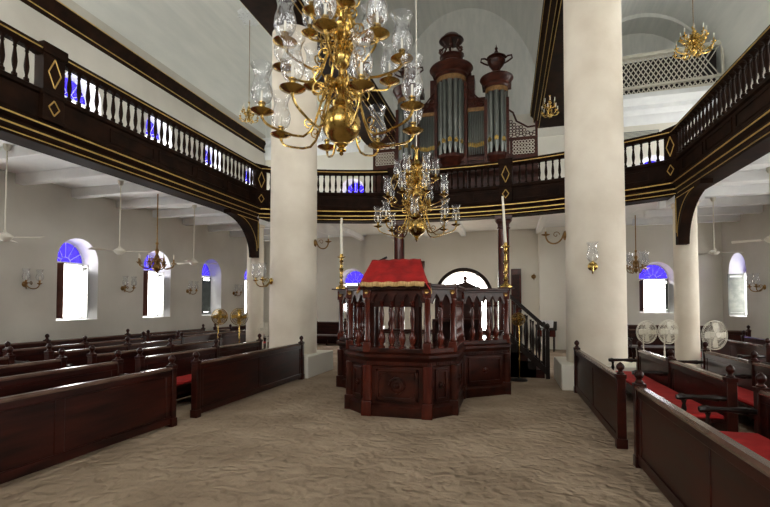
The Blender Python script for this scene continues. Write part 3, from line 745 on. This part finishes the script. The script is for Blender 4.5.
# outward side of each edge is local -y (path runs counter-clockwise seen from above: west side down, front, east side up)
baln = 0
bb_proto = None
BALP = [(r_*1.25,z_) for r_,z_ in [(0.045,0),(0.045,0.03),(0.024,0.045),(0.040,0.10),(0.050,0.16),(0.036,0.22),(0.021,0.26),(0.026,0.28),(0.021,0.30),(0.030,0.44),(0.034,0.54),(0.021,0.64),(0.036,0.665),(0.022,0.69),(0.030,0.74)]]
edges = [(BP[i],BP[i+1]) for i in range(len(BP)-1)]
edges[-1] = (BP[-2],(-0.02,11.25))
edges.append((BP[-1],BP[0]))
for ei,(a_,b_) in enumerate(edges):
    Mx, L = edge_frame(a_,b_)
    # frieze flutes, corner blocks and panel on the base
    pn = MB(); pn.m = Mx
    if L > 0.5:
        pn.box(0.14,-0.035,0.24,L-0.14,-0.005,0.30).box(0.14,-0.035,0.70,L-0.14,-0.005,0.75).box(0.14,-0.035,0.24,0.19,-0.005,0.75).box(L-0.19,-0.035,0.24,L-0.14,-0.005,0.75)
        pn.build('base_panel_frame','bimah',bm,bevel=0.006)
    fl = MB(); fl.m = Mx
    k = int(L/0.035)
    for i in range(k): fl.box(0.01+i*L/k,-0.045,0.805,0.01+i*L/k+0.016,-0.025,0.858)
    fl.build('fluted_molding','woodred' if ei==4 else 'bimah',bm)
    # medallions
    if L > 0.5 or ei in (3,5):
        md = MB(); md.m = Mx @ Matrix.Translation((L/2,-0.01,0.49)) @ Matrix.Rotation(pi/2,4,'X')
        rr = 0.135 if ei == 4 else 0.055
        md.lathe([(rr,0),(rr*0.95,0.03),(rr*0.8,0.035),(rr*0.7,0.015),(rr*0.35,0.02),(rr*0.2,0.045),(0,0.05)],n=24, wob=lambda q,j: 0.06*cos(10*q) if j<3 else 0)
        md.build('medallion','bimah',bm)
        if ei == 4:
            for sx in (0.2,L-0.2):
                for sz in (0.29,0.69):
                    cm = MB(); cm.m = Mx
                    dx = 0.11 if sx < L/2 else -0.11; dz = 0.1 if sz < 0.5 else -0.1
                    cm.slab([(sx,sz),(sx+dx,sz),(sx+dx*0.35,sz+dz*0.35),(sx,sz+dz)][::(1 if dx*dz>0 else -1)],-0.034,-0.01)
                    cm.build('corner_carving','bimah',bm)
    # rails
    r1 = MB(); r1.m = Mx; r1.box(0,-0.055,1.0,L,0.055,1.07); r1.build('lower_rail','bimah',bm,bevel=0.008)
    r2 = MB(); r2.m = Mx; r2.slab([(0,0),(0,0)],0,0) if False else None
    r2.box(0,-0.07,1.99,L,0.07,2.03).box(0,-0.09,2.03,L,0.09,2.075); r2.build('top_rail','bimah',bm,bevel=0.01)
    # gothic arch board: lancet openings
    n_ = max(2, round((L-0.14)/0.172)); st = (L-0.14)/n_
    ab = MB(); ab.m = Mx
    for i in range(n_):
        u0 = 0.07+i*st; u1 = u0+st; um = (u0+u1)/2; hw = st/2-0.018
        zs_, zt_ = 1.78, 1.93
        K = 6
        lft = [(um-hw*(1-(j/K)**1.7), zs_+(zt_-zs_)*(j/K)) for j in range(K+1)]
        for j in range(K):
            p,q = lft[j],lft[j+1]
            for sgn in (1,-1):
                U = lambda u: um+sgn*(u-um)
                ab.slab([(U(p[0]),p[1]),(U(q[0]),q[1]),(U(u0),q[1]),(U(u0),p[1])],-0.022,0.022)
        ab.box(u0,-0.022,zt_,u1,0.022,2.0)
    ab.box(0,-0.02,1.78,0.08,0.02,2.0).box(L-0.08,-0.02,1.78,L,0.02,2.0)
    ab.build('gothic_arch_panel','bimah',bm)
    for i in range(1,n_):
        if ei in (0,9,len(edges)-1) and i % 2: continue
        P_ = Mx @ Vector((0.07+i*st,0,1.07))
        if bb_proto is None:
            bb_proto = MB().lathe(BALP,n=10).build('baluster','woodred',bm,loc=P_)
        else:
            c = bb_proto.copy(); COL.objects.link(c); c.parent = bm; c.location = P_
for i,(x,y) in enumerate(BP+[(-0.02,11.25)]):
    front = i in (4,5)
    w = 0.065
    p = MB().box(x-w,y-w,1.0,x+w,y+w,1.16).box(x-w,y-w,1.86,x+w,y+w,2.09)
    p.lathe([(0.055,1.16),(0.060,1.20),(0.048,1.23),(0.050,1.5),(0.046,1.8),(0.058,1.83),(0.055,1.86)],(x,y,0),14)
    p.build('corner_post','woodred',bm,bevel=0.008)
    q = MB().box(x-0.085,y-0.085,0,x+0.085,y+0.085,0.24)
    q.lathe([(0.082,0.24),(0.078,0.5),(0.082,0.80)],(x,y,0),14); q.build('base_pilaster','woodred' if front else 'bimah',bm,bevel=0.01)
    MB().lathe([(0.035,0),(0.033,0.014),(0.012,0.010),(0,0.02)],n=12).build('rosette','brassdark',bm).matrix_local = Matrix.Translation((x,y-w-0.001,1.96)) @ Matrix.Rotation(pi/2,4,'X')
# stair down to the sand
st = thing('wooden_stair','dark wooden steps with sloping handrail leading down from the reading platform','stairs',(0.075,11.36,0))
for k in range(4):
    MB().box(0.0,0.05,0.0,0.78-k*0.19,1.05,0.2+k*0.2).build('step','blackwood' if k % 2 else 'wood',st)
for yy in (0.0,1.08):
    MB().slab([(0,1.92),(0,2.02),(0.80,1.28),(0.86,1.18),(0.80,1.18)],yy-0.035,yy+0.035).build('handrail','blackwood',st)
    MB().slab([(0,0.85),(0,1.02),(0.8,0.28),(0.8,0.1)],yy-0.025,yy+0.025).build('stair_string','blackwood',st)
    for k in range(5):
        x = 0.1+k*0.14; z = 0.98-0.92*x
        MB().lathe([(0.03,0),(0.03,0.05),(0.018,0.08),(0.036,0.3),(0.045,0.42),(0.03,0.55),(0.016,0.75),(0.03,0.87)],(x,yy,z),8).build('baluster','blackwood',st)
    nw = MB().box(0.80,yy-0.045,0,0.89,yy+0.045,1.12); nw.lathe([(0.05,0),(0.055,0.02),(0.02,0.04),(0.05,0.09),(0.06,0.13),(0.04,0.18),(0,0.2)],(0.845,yy,1.12),12)
    nw.build('newel_post','blackwood',st,bevel=0.006)

# cloth-covered reading desk
dk = thing('reading_desk','sloping mahogany reading desk under the red cloth','desk',(-1.70,7.1,0))
MB().slab([(-0.30,2.08),(0.16,2.47),(0.20,2.47),(0.20,2.40),(-0.26,2.0),(-0.30,2.0)][::-1],-0.48,0.40,'x').build('sloped_top','bimah',dk)
MB().box(-0.44,-0.16,1.72,0.36,0.18,2.06).build('desk_body','bimah',dk)
for sx in (-0.40,0.32):
    for sy in (-0.11,0.13): MB().box(sx-0.035,sy-0.03,0.98,sx+0.035,sy+0.03,1.72).build('leg','bimah',dk)
def cloth():
    t_ = thing('red_velvet_cloth','red velvet cloth with cream gold fringe draped over the reading desk','cloth',(-1.75,7.05,0))
    NX, NY = 26, 10
    mb = MB(); 
    def top(u,v): # u 0..1 along x, v 0 front..1 back
        xl = -0.49+0.03*v; xr = 0.54-0.16*v
        x = xl+(xr-xl)*u; y = -0.28+0.54*v; z = 2.115+0.40*v+0.012*sin(u*17+v*5)*v*(1-v)*3+0.006*sin(u*31)
        return (x,y,z)
    vs = [top(i/NX,j/NY) for j in range(NY+1) for i in range(NX+1)]
    fs = [(j*(NX+1)+i,j*(NX+1)+i+1,(j+1)*(NX+1)+i+1,(j+1)*(NX+1)+i) for j in range(NY) for i in range(NX)]
    mb.add(vs,fs)
    fg = MB()
    def hang(pts, drops, outn, seg=5, splay=0.02):
        k = len(pts); vs=[]; 
        for s_ in range(seg+1):
            for i,p in enumerate(pts):
                f = s_/seg; w = 0.012*sin(i*1.3)*f+splay*f
                vs.append((p[0]+outn[0]*w,p[1]+outn[1]*w,p[2]-drops[i]*f))
        mb.add(vs,[(s_*k+i,s_*k+i+1,(s_+1)*k+i+1,(s_+1)*k+i) for s_ in range(seg) for i in range(k-1)])
        low = vs[-k:]
        vs2 = [(p[0]+outn[0]*0.004,p[1]+outn[1]*0.004,p[2]+0.025) for p in low]+[(p[0]+outn[0]*0.010,p[1]+outn[1]*0.010,p[2]-0.045-0.006*(i%2)) for i,p in enumerate(low)]
        fg.add(vs2,[(i,i+1,i+1+k,i+k) for i in range(k-1)])
    fr_ = [top(i/NX,0) for i in range(NX+1)]
    hang(fr_, [0.03+0.0*i for i in range(NX+1)], (0,-1))
    hang([top(i/NX,1) for i in range(NX+1)][::-1], [0.30]*(NX+1), (0,1))
    hang([top(1,j/NY) for j in range(NY+1)], [0.15+0.22*j/NY for j in range(NY+1)], (1,0), splay=0.10)
    hang([top(0,j/NY) for j in range(NY+1)][::-1], [0.36-0.22*j/NY for j in range(NY+1)], (-1,0), splay=0.05)
    c = mb.build('velvet','red',t_,ang=50); sd = c.modifiers.new('t','SOLIDIFY'); sd.thickness = 0.006
    f = fg.build('fringe','fringe',t_,ang=60); sd = f.modifiers.new('t','SOLIDIFY'); sd.thickness = 0.008
cloth()
# microphones
def mic(x,y,z,dx,h,label):
    t_ = thing('microphone',label,'microphone',(x,y,z))
    MB().lathe([(0.06,0),(0.06,0.02),(0.012,0.03),(0.012,0.06)],n=12).build('base','black',t_)
    if dx:
        MB().tube([(0,0,0.05),(0.0,0,h*0.5),(0.02,0,h*0.8),(0.08,0,h*0.97),(dx*0.5,0,h*1.03)],0.007,6).build('gooseneck','black',t_)
        MB().tube([(dx*0.5,0,h*1.03),(dx,0,h*1.18)],0.022,8).build('capsule','black',t_)
    else:
        MB().tube([(0,0,0.05),(0,0,h*0.8)],0.007,6).build('gooseneck','black',t_)
        MB().tube([(0,0,h*0.8),(0,0,h)],0.018,8).build('capsule','black',t_)
mic(-2.55,8.3,2.075,0.34,0.50,'black gooseneck microphone reaching over the red cloth')
mic(-0.55,8.8,2.075,0,0.30,'thin upright black microphone on the platform rail before the arched doorway')
# curved bench inside the platform
ib = thing('platform_bench','dark curved-top bench back with small finial on the reading platform','bench',(-1.1,10.4,0.98))
MB().slab([(-0.5,0),(0.55,0),(0.55,1.02),(0.42,1.20),(0.22,1.30),(-0.02,1.24),(-0.2,1.16),(-0.5,1.12)],-0.03,0.03).build('backrest','bimah',ib)
f_ = MB(); finial(f_,0.18,0,1.29); f_.build('finial','bimah',ib)
MB().box(-0.5,-0.5,0.4,0.55,0,0.46).box(-0.5,-0.5,0,-0.44,0,0.4).box(0.49,-0.5,0,0.55,0,0.4).build('seat','bimah',ib)

# candlesticks
def candlestick(x,y,z,hb,hc,lean,label):
    t_ = thing('brass_candlestick',label,'candlestick',(x,y,z))
    k = hb
    MB().lathe([(0.12,0),(0.12,0.02),(0.095,0.05),(0.05,0.09*k),(0.03,0.14*k),(0.055,0.18*k),(0.035,0.22*k),(0.025,0.30*k),(0.045,0.36*k),(0.03,0.42*k),(0.035,0.55*k),(0.055,0.60*k),(0.03,0.64*k),(0.028,0.78*k),(0.05,0.83*k),(0.03,0.87*k),(0.035,0.92*k),(0.09,0.95*k),(0.09,0.965*k),(0.035,0.98*k),(0.035,1.05*k)],n=20).build('stem','brass',t_)
    MB().tube([(0,0,1.03*k),(lean*0.5,0,1.03*k+hc*0.5),(lean,0,1.03*k+hc)],0.02,10,[0.03,0.027,0.022]).build('candle','candle',t_)
tb = MB().box(-3.62,8.99,2.075,-3.30,9.31,2.10); tb.build('post_shelf','bimah',bm)
tb = MB().box(-0.18,9.09,2.075,0.14,9.41,2.10); tb.build('post_shelf','bimah',bm)
candlestick(-3.46,9.15,2.10,0.72,0.80,0.0,'brass candlestick with white taper on the platform post next to the blue fanlight')
candlestick(-0.02,9.25,2.10,0.85,0.95,-0.05,'tall ornate brass candlestick with long taper before the red-brown column')

# ------------------------------------------------------------------ chandeliers
GLASS_P = [(0.035,0.0),(0.060,0.02),(0.085,0.06),(0.095,0.11),(0.088,0.16),(0.070,0.21),(0.066,0.25),(0.078,0.30),(0.100,0.34)]
def chandelier(name,label,loc,tiers,stem,ballr,top,mat='brass',sc=1.0,glass=True,scroll=True,candle=True,ropemat='candle',rope_r=0.010,armr=0.014):
    t_ = thing(name,label,'chandelier',loc); t_['group'] = 'chandeliers'; del t_['group']
    MB().lathe([(r*sc*1.12,z*sc) for r,z in stem],n=22).build('stem',mat,t_)
    if glass and scroll and len(tiers) > 1:
        for n_,zz,rr,ph in ((8,0.40,0.20,0.3),(6,0.92,0.17,0.0),(6,1.32,0.13,0.5)):
            so = MB().tube(spiral(rr*0.75*sc,zz*sc,rr*0.5*sc,0.02*sc,pi,-pi*1.7,0,20),0.012*sc,5).tube(bez((0.04*sc,0,zz*sc),(rr*1.2*sc,0,(zz+0.02)*sc),(rr*1.9*sc,0,(zz+0.10)*sc),(rr*1.3*sc,0,(zz+0.2)*sc),9),0.010*sc,5).build('scroll_ornament',mat,t_)
            so.rotation_euler = (0,0,ph)
            for i in range(1,n_): dup(so,t_,rz=ph+2*pi*i/n_)
    b = MB().lathe([(0,-ballr*1.62),(ballr*0.07,-ballr*1.58),(ballr*0.12,-ballr*1.5),(ballr*0.06,-ballr*1.42),(ballr*0.25,-ballr*1.36),(ballr*0.27,-ballr*1.3),(ballr*0.14,-ballr*1.2),(ballr*0.32,-ballr*1.04),(ballr*0.33,-ballr*0.98)]+[(ballr*sin(pi*i/16),-ballr*cos(pi*i/16)) for i in range(2,15)]+[(ballr*0.30,ballr*1.0),(ballr*0.3,ballr*1.15)],n=32)
    b.build('ball',mat,t_)
    zt = max(z for r,z in stem)*sc
    MB().tube([(0,0,zt-0.02),(0,0,(zt+top)/2),(0,0,top)],rope_r,6).build('hanging_rope',ropemat,t_)
    for n_, R, z, zs_, ph, dip, gs in tiers:
        R*=sc; z*=sc; zs_*=sc; dip*=sc; r0 = 0.05*sc
        am = MB()
        pts = bez((r0,0,zs_),(R*0.35,0,zs_+0.10*sc),(R*0.22,0,z-dip*1.5),(R*0.62,0,z-dip),8)+bez((R*0.62,0,z-dip),(R*0.9,0,z-dip*0.7),(R*1.0,0,z-dip*0.6),(R,0,z),8)[1:]
        am.tube(pts,armr*sc,6)
        if scroll:
            am.tube(spiral(R*0.30,zs_-0.05*sc,0.085*sc,0.02*sc,pi*0.9,-pi*1.6,0,18),armr*0.7*sc,5)
            am.tube(spiral(R*0.42,z-dip*0.2,0.06*sc,0.015*sc,-pi*0.5,pi*1.8,0,16),armr*0.6*sc,5)
        arm = am.build('arm',mat,t_); arm.rotation_euler = (0,0,ph)
        k = gs
        pan = MB().lathe([(0.010*sc,-0.05*sc*k),(0.02*sc,-0.02*sc*k),(0.05*sc*k,-0.012*sc),(0.095*sc*k,0.012*sc),(0.105*sc*k,0.02*sc),(0.085*sc*k,0.018*sc),(0.04*sc*k,0.004*sc),(0.028*sc*k,0.02*sc),(0.024*sc*k,0.09*sc),(0.032*sc*k,0.10*sc),(0.032*sc*k,0.115*sc)],n=18)
        pan.build('drip_pan',mat,arm,loc=(R,0,z))
        if candle: MB().lathe([(0.014*sc,0.10*sc),(0.013*sc,0.24*sc),(0,0.25*sc)],n=8).build('candle','candle',arm,loc=(R,0,z))
        if glass:
            g = MB().lathe([(r*sc*k,zz*sc*k*1.05+0.085*sc) for r,zz in GLASS_P],n=20,wob=lambda q,j:(0.05*cos(8*q) if j >= 7 else 0.0),caps=False)
            g.build('glass_shade','glass',arm,loc=(R,0,z))
        for i in range(1,n_):
            dup(arm,t_,rz=ph+2*pi*i/n_)
    return t_
STEM = [(0.05,0.18),(0.09,0.22),(0.10,0.25),(0.05,0.28),(0.04,0.34),(0.085,0.42),(0.10,0.47),(0.06,0.52),(0.03,0.56),(0.03,0.62),(0.07,0.66),(0.10,0.74),(0.09,0.80),(0.035,0.86),(0.03,0.95),(0.06,0.98),(0.11,1.04),(0.12,1.10),(0.06,1.15),(0.03,1.22),(0.05,1.32),(0.11,1.38),(0.08,1.44),(0.03,1.5),(0.03,1.7),(0.06,1.75),(0.015,1.8)]
CAMF = math.atan2(-cos(radians(15.17)), sin(radians(15.17)))
tiersA = [(8,0.86,0.02,0.42,CAMF+radians(-27),0.20,1.2),(8,0.68,0.68,0.86,CAMF+radians(-8),0.16,1.2),(6,0.40,1.10,1.28,CAMF+radians(12),0.10,0.95)]
chandelier('brass_chandelier','huge brass chandelier with glass hurricane shades hanging closest, big ball below',(-1.77,4.67,3.76),tiersA,STEM,0.215,14.45-3.76,sc=1.0,candle=True)
tiersB = [(8,0.86,0.02,0.42,0.15,0.20,1.0),(8,0.66,0.62,0.80,0.5,0.16,1.0),(6,0.42,1.06,1.22,0.2,0.10,1.0)]
chandelier('brass_chandelier','brass chandelier with etched glass shades hanging above the red-draped desk',(-1.78,9.05,3.35),tiersB,STEM,0.19,14.45-3.35,sc=0.93)
STEMS = [(0.03,0.08),(0.05,0.12),(0.03,0.18),(0.06,0.28),(0.03,0.36),(0.05,0.46),(0.02,0.52),(0.02,0.62),(0.04,0.66),(0.01,0.72)]
chandelier('small_brass_chandelier','small gilt many-armed chandelier hanging from the plaster ceiling rose',(-9.38,14.9,8.75),[(8,0.34,0.05,0.16,0.2,0.10,0.5),(8,0.24,0.30,0.36,0.5,0.07,0.5)],STEMS,0.075,12.62-8.75,glass=False,scroll=False,ropemat='brassdark')
chandelier('small_brass_chandelier','small gilt many-armed chandelier hanging in front of the pale lattice screen',(5.02,14.0,8.75),[(8,0.46,0.05,0.20,0.2,0.12,0.6),(8,0.30,0.36,0.42,0.5,0.08,0.6)],STEMS,0.10,13.05-8.75,glass=False,scroll=True,ropemat='brassdark',armr=0.02)
chandelier('small_brass_chandelier','tiny gilt chandelier hanging below the dark beam end beside the warm column',(1.45,16.0,8.2),[(6,0.26,0.05,0.16,0.2,0.08,0.5),(6,0.18,0.3,0.36,0.5,0.05,0.5)],STEMS,0.08,0.82,glass=False,scroll=False,ropemat='brassdark',mat='brass')
chandelier('aisle_chandelier','dark brass ball chandelier hanging before the second arched window',(-9.4,10.4,2.80),[(8,0.46,0.10,0.22,0.3,0.14,0.75)],STEMS,0.115,ZG-2.80,mat='brassdark',glass=False,scroll=True,ropemat='brassdark',rope_r=0.016)
# two-armed pendant by the warm column
chandelier('glass_pendant','dark scrolled pendant lamp with glass shades between the two pale columns',(4.3,17.2,2.95),[(4,0.34,0.06,0.30,0.35,0.16,1.3)],STEMS,0.08,ZG-2.95,mat='brassdark',glass=True,scroll=True,ropemat='brassdark',rope_r=0.016)

# ceiling rose
cr_ = thing('ceiling_rose','white plaster foliage rose on the vault above the small gilt chandelier','ceiling rose',(-9.38,14.9,12.74))
MB().lathe([(0.10,-0.14),(0.16,-0.10),(0.30,-0.09),(0.34,-0.06),(0.46,-0.05),(0.5,0.02)],n=48,wob=lambda q,j:0.10*cos(12*q)).build('rose_disc','white',cr_)
lf = MB()
for i in range(12):
    q = i*pi/6
    lf.ring((0.36*cos(q),0.36*sin(q),-0.09),0.075,0.022,(0,0,1),10,4); lf.ring((0.2*cos(q+0.26),0.2*sin(q+0.26),-0.12),0.05,0.018,(0,0,1),10,4)
lf.build('leaf','white',cr_)

# ------------------------------------------------------------------ ceiling fans
def ceilfan(x,y,label,zf=3.45,rot=0.0,zc_=ZG,R=0.72):
    t_ = thing('ceiling_fan',label,'fan',(x,y,zf))
    MB().lathe([(0.014,0.05),(0.014,zc_-zf-0.1)],n=8).lathe([(0.03,zc_-zf-0.12),(0.06,zc_-zf-0.08),(0.07,zc_-zf)],n=14).build('rod','fanwhite',t_)
    MB().lathe([(0,-0.08),(0.05,-0.075),(0.10,-0.04),(0.13,0),(0.13,0.03),(0.08,0.07),(0.03,0.10),(0.02,0.14)],n=20).build('motor','fanwhite',t_)
    for i in range(3):
        b = MB().box(0.10,-0.02,-0.004,0.2,0.02,0.006); b.add([(0.18,-0.05,-0.012),(R,-0.075,-0.02),(R,0.075,0.02),(0.18,0.05,0.012),(0.18,-0.05,-0.004),(R,-0.075,-0.012),(R,0.075,0.028),(0.18,0.05,0.02)],[(0,1,2,3),(7,6,5,4),(0,4,5,1),(1,5,6,2),(2,6,7,3),(3,7,4,0)])
        o = b.build('blade','fanwhite',t_); o.rotation_euler = (0,0,rot+i*2*pi/3)
ceilfan(-9.3,9.05,'white ceiling fan hanging between the first and second arched windows',3.08,0.3)
ceilfan(-9.3,11.8,'white ceiling fan on long rod close to the blue-lit third window',3.05,0.9)
ceilfan(-9.3,6.4,'white ceiling fan partly out of view before the first arched window',3.05,0.25)
ceilfan(5.75,14.9,'white ceiling fan hanging between the slender column and the shuttered wall window',3.25,0.1)
ceilfan(5.75,12.0,'white ceiling fan with one blade reaching into view over the shuttered wall window',3.22,2.65)

# ------------------------------------------------------------------ pedestal fans
def standfan(x,y,zc_,R,mat,label,face):
    t_ = thing('pedestal_fan',label,'fan',(x,y,0),face)   # local -y is the front
    MB().lathe([(0.20,0),(0.20,0.02),(0.16,0.04),(0.03,0.06),(0.02,0.08)],n=20).build('base','black' if mat=='brass' else mat,t_)
    MB().lathe([(0.018,0.06),(0.018,zc_*0.6),(0.022,zc_*0.6),(0.014,zc_*0.61),(0.014,zc_-0.05)],(0,0.12,0) if False else (0,0.10,0),10).build('pole',mat,t_)
    MB().tube([(0,0.02,zc_),(0,0.06,zc_),(0,0.16,zc_),(0,0.2,zc_)],0.07,14,[0.05,0.075,0.07,0.03]).build('motor',mat,t_)
    g = MB()
    for k,(rr,yy) in enumerate(((R,-0.03),(R,0.0),(R*0.8,-0.065),(R*0.55,-0.08),(R*0.8,0.03),(R*0.3,-0.09))):
        g.ring((0,yy,zc_),rr,0.008 if k<2 else 0.004,(0,1,0),28,4)
    for i in range(40):
        q = 2*pi*i/40; c,s_ = cos(q),sin(q)
        g.tube([(R*0.15*c,-0.095,zc_+R*0.15*s_),(R*0.6*c,-0.08,zc_+R*0.6*s_),(R*c,-0.03,zc_+R*s_)],0.0035,3)
        g.tube([(R*c,0.0,zc_+R*s_),(R*0.7*c,0.04,zc_+R*0.7*s_),(R*0.2*c,0.05,zc_+R*0.2*s_)],0.0035,3)
    g.tube([(0,-0.105,zc_),(0,-0.085,zc_)],R*0.17,16)
    g.build('wire_guard',mat,t_)
    for i in range(4):
        b = MB(); q0 = i*pi/2
        pts = [(R*0.15,-0.5),(R*0.6,-0.42),(R*0.88,-0.2),(R*0.88,0.25),(R*0.5,0.35),(R*0.15,0.4)]
        pl = [(r*cos(q0+a_),zc_+r*sin(q0+a_)) for r,a_ in pts]
        b.slab(pl,-0.035,-0.025); b.build('blade',mat,t_)
standfan(3.13,11.75,1.12,0.26,'fanwhite','cream pedestal fan beside the warm column, first of two side by side',radians(24))
standfan(3.53,11.6,1.14,0.27,'fanwhite','cream pedestal fan in front of the slender column, next to its twin',radians(28))
standfan(4.17,10.9,1.12,0.30,'fanwhite','cream pedestal fan standing alone under the shuttered wall window',radians(25))
standfan(-7.8,11.0,1.42,0.22,'brass','brass pedestal fan turned aside, below the blue-lit window',radians(55))
standfan(-7.3,11.2,1.42,0.24,'brass','brass pedestal fan beside the slender white column',radians(30))
standfan(-7.12,12.4,1.0,0.24,'fanwhite','cream pedestal fan half hidden behind the massive column with sconces',radians(30))
standfan(0.25,10.95,1.42,0.15,'brass','small brass pedestal fan at the foot of the platform steps',radians(-10))

# ------------------------------------------------------------------ sconces
def sconce(loc, rz, label, arms=1, glass=True, mat='brassdark', R=0.26, sc_=1.0):
    """local +x points away from the wall"""
    t_ = thing('candle_sconce',label,'sconce',loc,rz)
    MB().tube([(0,0,0),(0.02,0,0),(0.05,0,0)],0.06,14,[0.07*sc_,0.06*sc_,0.02*sc_]).build('wall_plate',mat,t_)
    ya = [0] if arms == 1 else [-0.16*sc_,0.16*sc_]
    for yy in ya:
        a_ = MB().tube(bez((0.04,0,0),(0.12,yy*0.2,-0.16*sc_),(R*sc_,yy,-0.14*sc_),(R*sc_,yy,0.02),10),0.012*sc_,6)
        a_.tube(spiral(0.12*sc_,0.02,0.05*sc_,0.012,pi,-pi*1.2,yy*0.4,14),0.008,5)
        arm = a_.build('arm',mat,t_)
        MB().lathe([(0.015,-0.03),(0.055*sc_,0.0),(0.06*sc_,0.012),(0.02,0.008),(0.02,0.06),(0.026,0.065),(0.026,0.075)],n=14).build('drip_pan',mat,arm,loc=(R*sc_,yy,0.02))
        MB().lathe([(0.012,0.07),(0.012,0.16),(0,0.17)],n=8).build('candle','candle',arm,loc=(R*sc_,yy,0.02))
        if glass: MB().lathe([(r*0.85*sc_,z*0.85*sc_+0.05) for r,z in GLASS_P],n=16,caps=False).build('glass_shade','glass',arm,loc=(R*sc_,yy,0.02))
def wallY(y,lab): sconce((XL,y,2.25),0,lab,2)
wallY(8.15,'two-armed glass sconce on the window wall before the first arched window')
wallY(11.0,'two-armed glass sconce on the wall between the first and second arched windows')
wallY(13.85,'two-armed glass sconce on the wall between the second and third arched windows')
wallY(16.7,'two-armed glass sconce on the wall beyond the blue-lit third window')
camrz = radians(-90+15)
sconce((-5.38-0.36,10.71-0.51,2.35),radians(-125),'brass double sconce with glass shades on the cream column above the pew front',2,mat='brass',sc_=1.25)
sconce((-5.38+0.61,10.71+0.0,3.35),radians(0),'brass scroll sconce high on the inner side of the cream column',1,False,mat='brassdark',sc_=1.4)
sconce((1.87-0.61,10.71,3.30),radians(188),'dark scroll sconce with candle high on the inner side of the warm column',1,False,mat='brassdark',sc_=1.6)
sconce((1.87-0.15,10.71-0.595,2.55),radians(-100),'brass sconce with etched glass shade on the front of the warm column',1,mat='brass',sc_=1.4,R=0.16)
sconce((XR,16.4,2.3),pi,'two-armed dark sconce on the wall beside the shuttered window beyond the cream fans',2,sc_=1.2)
sconce((-5.0,YF,2.2),-pi/2,'small sconce on the far wall next to the cream column',1,False)
sconce((1.05,YF,2.9),-pi/2,'small dark sconce on the far wall above the lectern',1,False,sc_=1.3)

# ------------------------------------------------------------------ lectern, small things
le = thing('wooden_lectern','wooden lectern with open white book near the far wall','lectern',(1.45,18.2,0),radians(-8))
for sx in (-0.26,0.26):
    for sy in (-0.2,0.2): MB().box(sx-0.03,sy-0.03,0,sx+0.03,sy+0.03,0.75).build('leg','blackwood',le)
MB().box(-0.32,-0.25,0.55,0.32,0.25,0.8).build('drawer_box','woodred',le,bevel=0.01)
MB().slab([(-0.28,0.80),(0.25,0.80),(0.25,1.10),(0.22,1.12)],-0.36,0.36,'x').build('sloped_top','blackwood',le)
bk = thing('open_book','white open book lying on the wooden lectern','book',(1.45,18.2,0),radians(-8))
MB().slab([(-0.20,0.885),(0.20,1.122),(0.19,1.16),(-0.22,0.92)][::1],-0.24,-0.005,'x').build('page_block','paper',bk)
MB().slab([(-0.20,0.885),(0.20,1.122),(0.19,1.16),(-0.22,0.92)][::1],0.005,0.24,'x').build('page_block','paper',bk)

# ------------------------------------------------------------------ light: daylight through the openings only
w = bpy.data.worlds.new('sky'); S.world = w; w.use_nodes = True
nt = w.node_tree; nt.nodes.clear()
ow = nt.nodes.new('ShaderNodeOutputWorld'); bg = nt.nodes.new('ShaderNodeBackground')
bg.inputs[0].default_value = (1.0,0.975,0.92,1); bg.inputs[1].default_value = 14.5
nt.links.new(bg.outputs[0], ow.inputs[0])
w.cycles.sampling_method = 'MANUAL'; w.cycles.sample_map_resolution = 64
def portal(loc, rot, sx, sy):
    l = bpy.data.lights.new('window_daylight','AREA'); l.shape = 'RECTANGLE'; l.size = sx; l.size_y = sy
    l.cycles.is_portal = True
    o = bpy.data.objects.new('window_daylight', l); COL.objects.link(o); o.location = loc; o.rotation_euler = rot
for y in WINY:
    for (z0,zt) in ((1.35,3.55),(5.75,8.1)):
        portal((XL-0.6,y,(z0+zt)/2),(pi/2,0,-pi/2),1.1,zt-z0)
        portal((XR+0.6,y,(z0+zt)/2),(pi/2,0,pi/2),1.1,zt-z0)
for x in BX:
    portal((x,YB-0.6,7.4),(pi/2,0,0),1.9,3.6)
for x in FARW:
    portal((x,YF+0.6,2.4),(pi/2,0,pi),1.1,2.0); portal((x,YF+0.6,6.55),(pi/2,0,pi),1.1,2.0)
portal((c0,YF+0.6,1.65),(pi/2,0,pi),2.2,3.3)

# ------------------------------------------------------------------ camera
cam = bpy.data.cameras.new('camera'); co = bpy.data.objects.new('camera', cam); COL.objects.link(co)
PIT = 1.7
co.location = (0,0,1.75); co.rotation_euler = (radians(90+PIT),0,radians(15.17))
cam.sensor_width = 36; cam.lens = 450/770*36
cam.shift_y = (51.5-450*math.tan(radians(PIT)))/770
cam.clip_start = 0.05
S.camera = co
S.view_settings.view_transform = 'Standard'; S.view_settings.look = 'None'; S.view_settings.gamma = 1
S.view_settings.exposure = 0.0
S.cycles.use_denoising = True
S.cycles.max_bounces = 8; S.cycles.diffuse_bounces = 5; S.cycles.glossy_bounces = 3; S.cycles.transparent_max_bounces = 16; S.cycles.transmission_bounces = 4
S.cycles.sample_clamp_indirect = 8
S.cycles.caustics_reflective = False; S.cycles.caustics_refractive = False
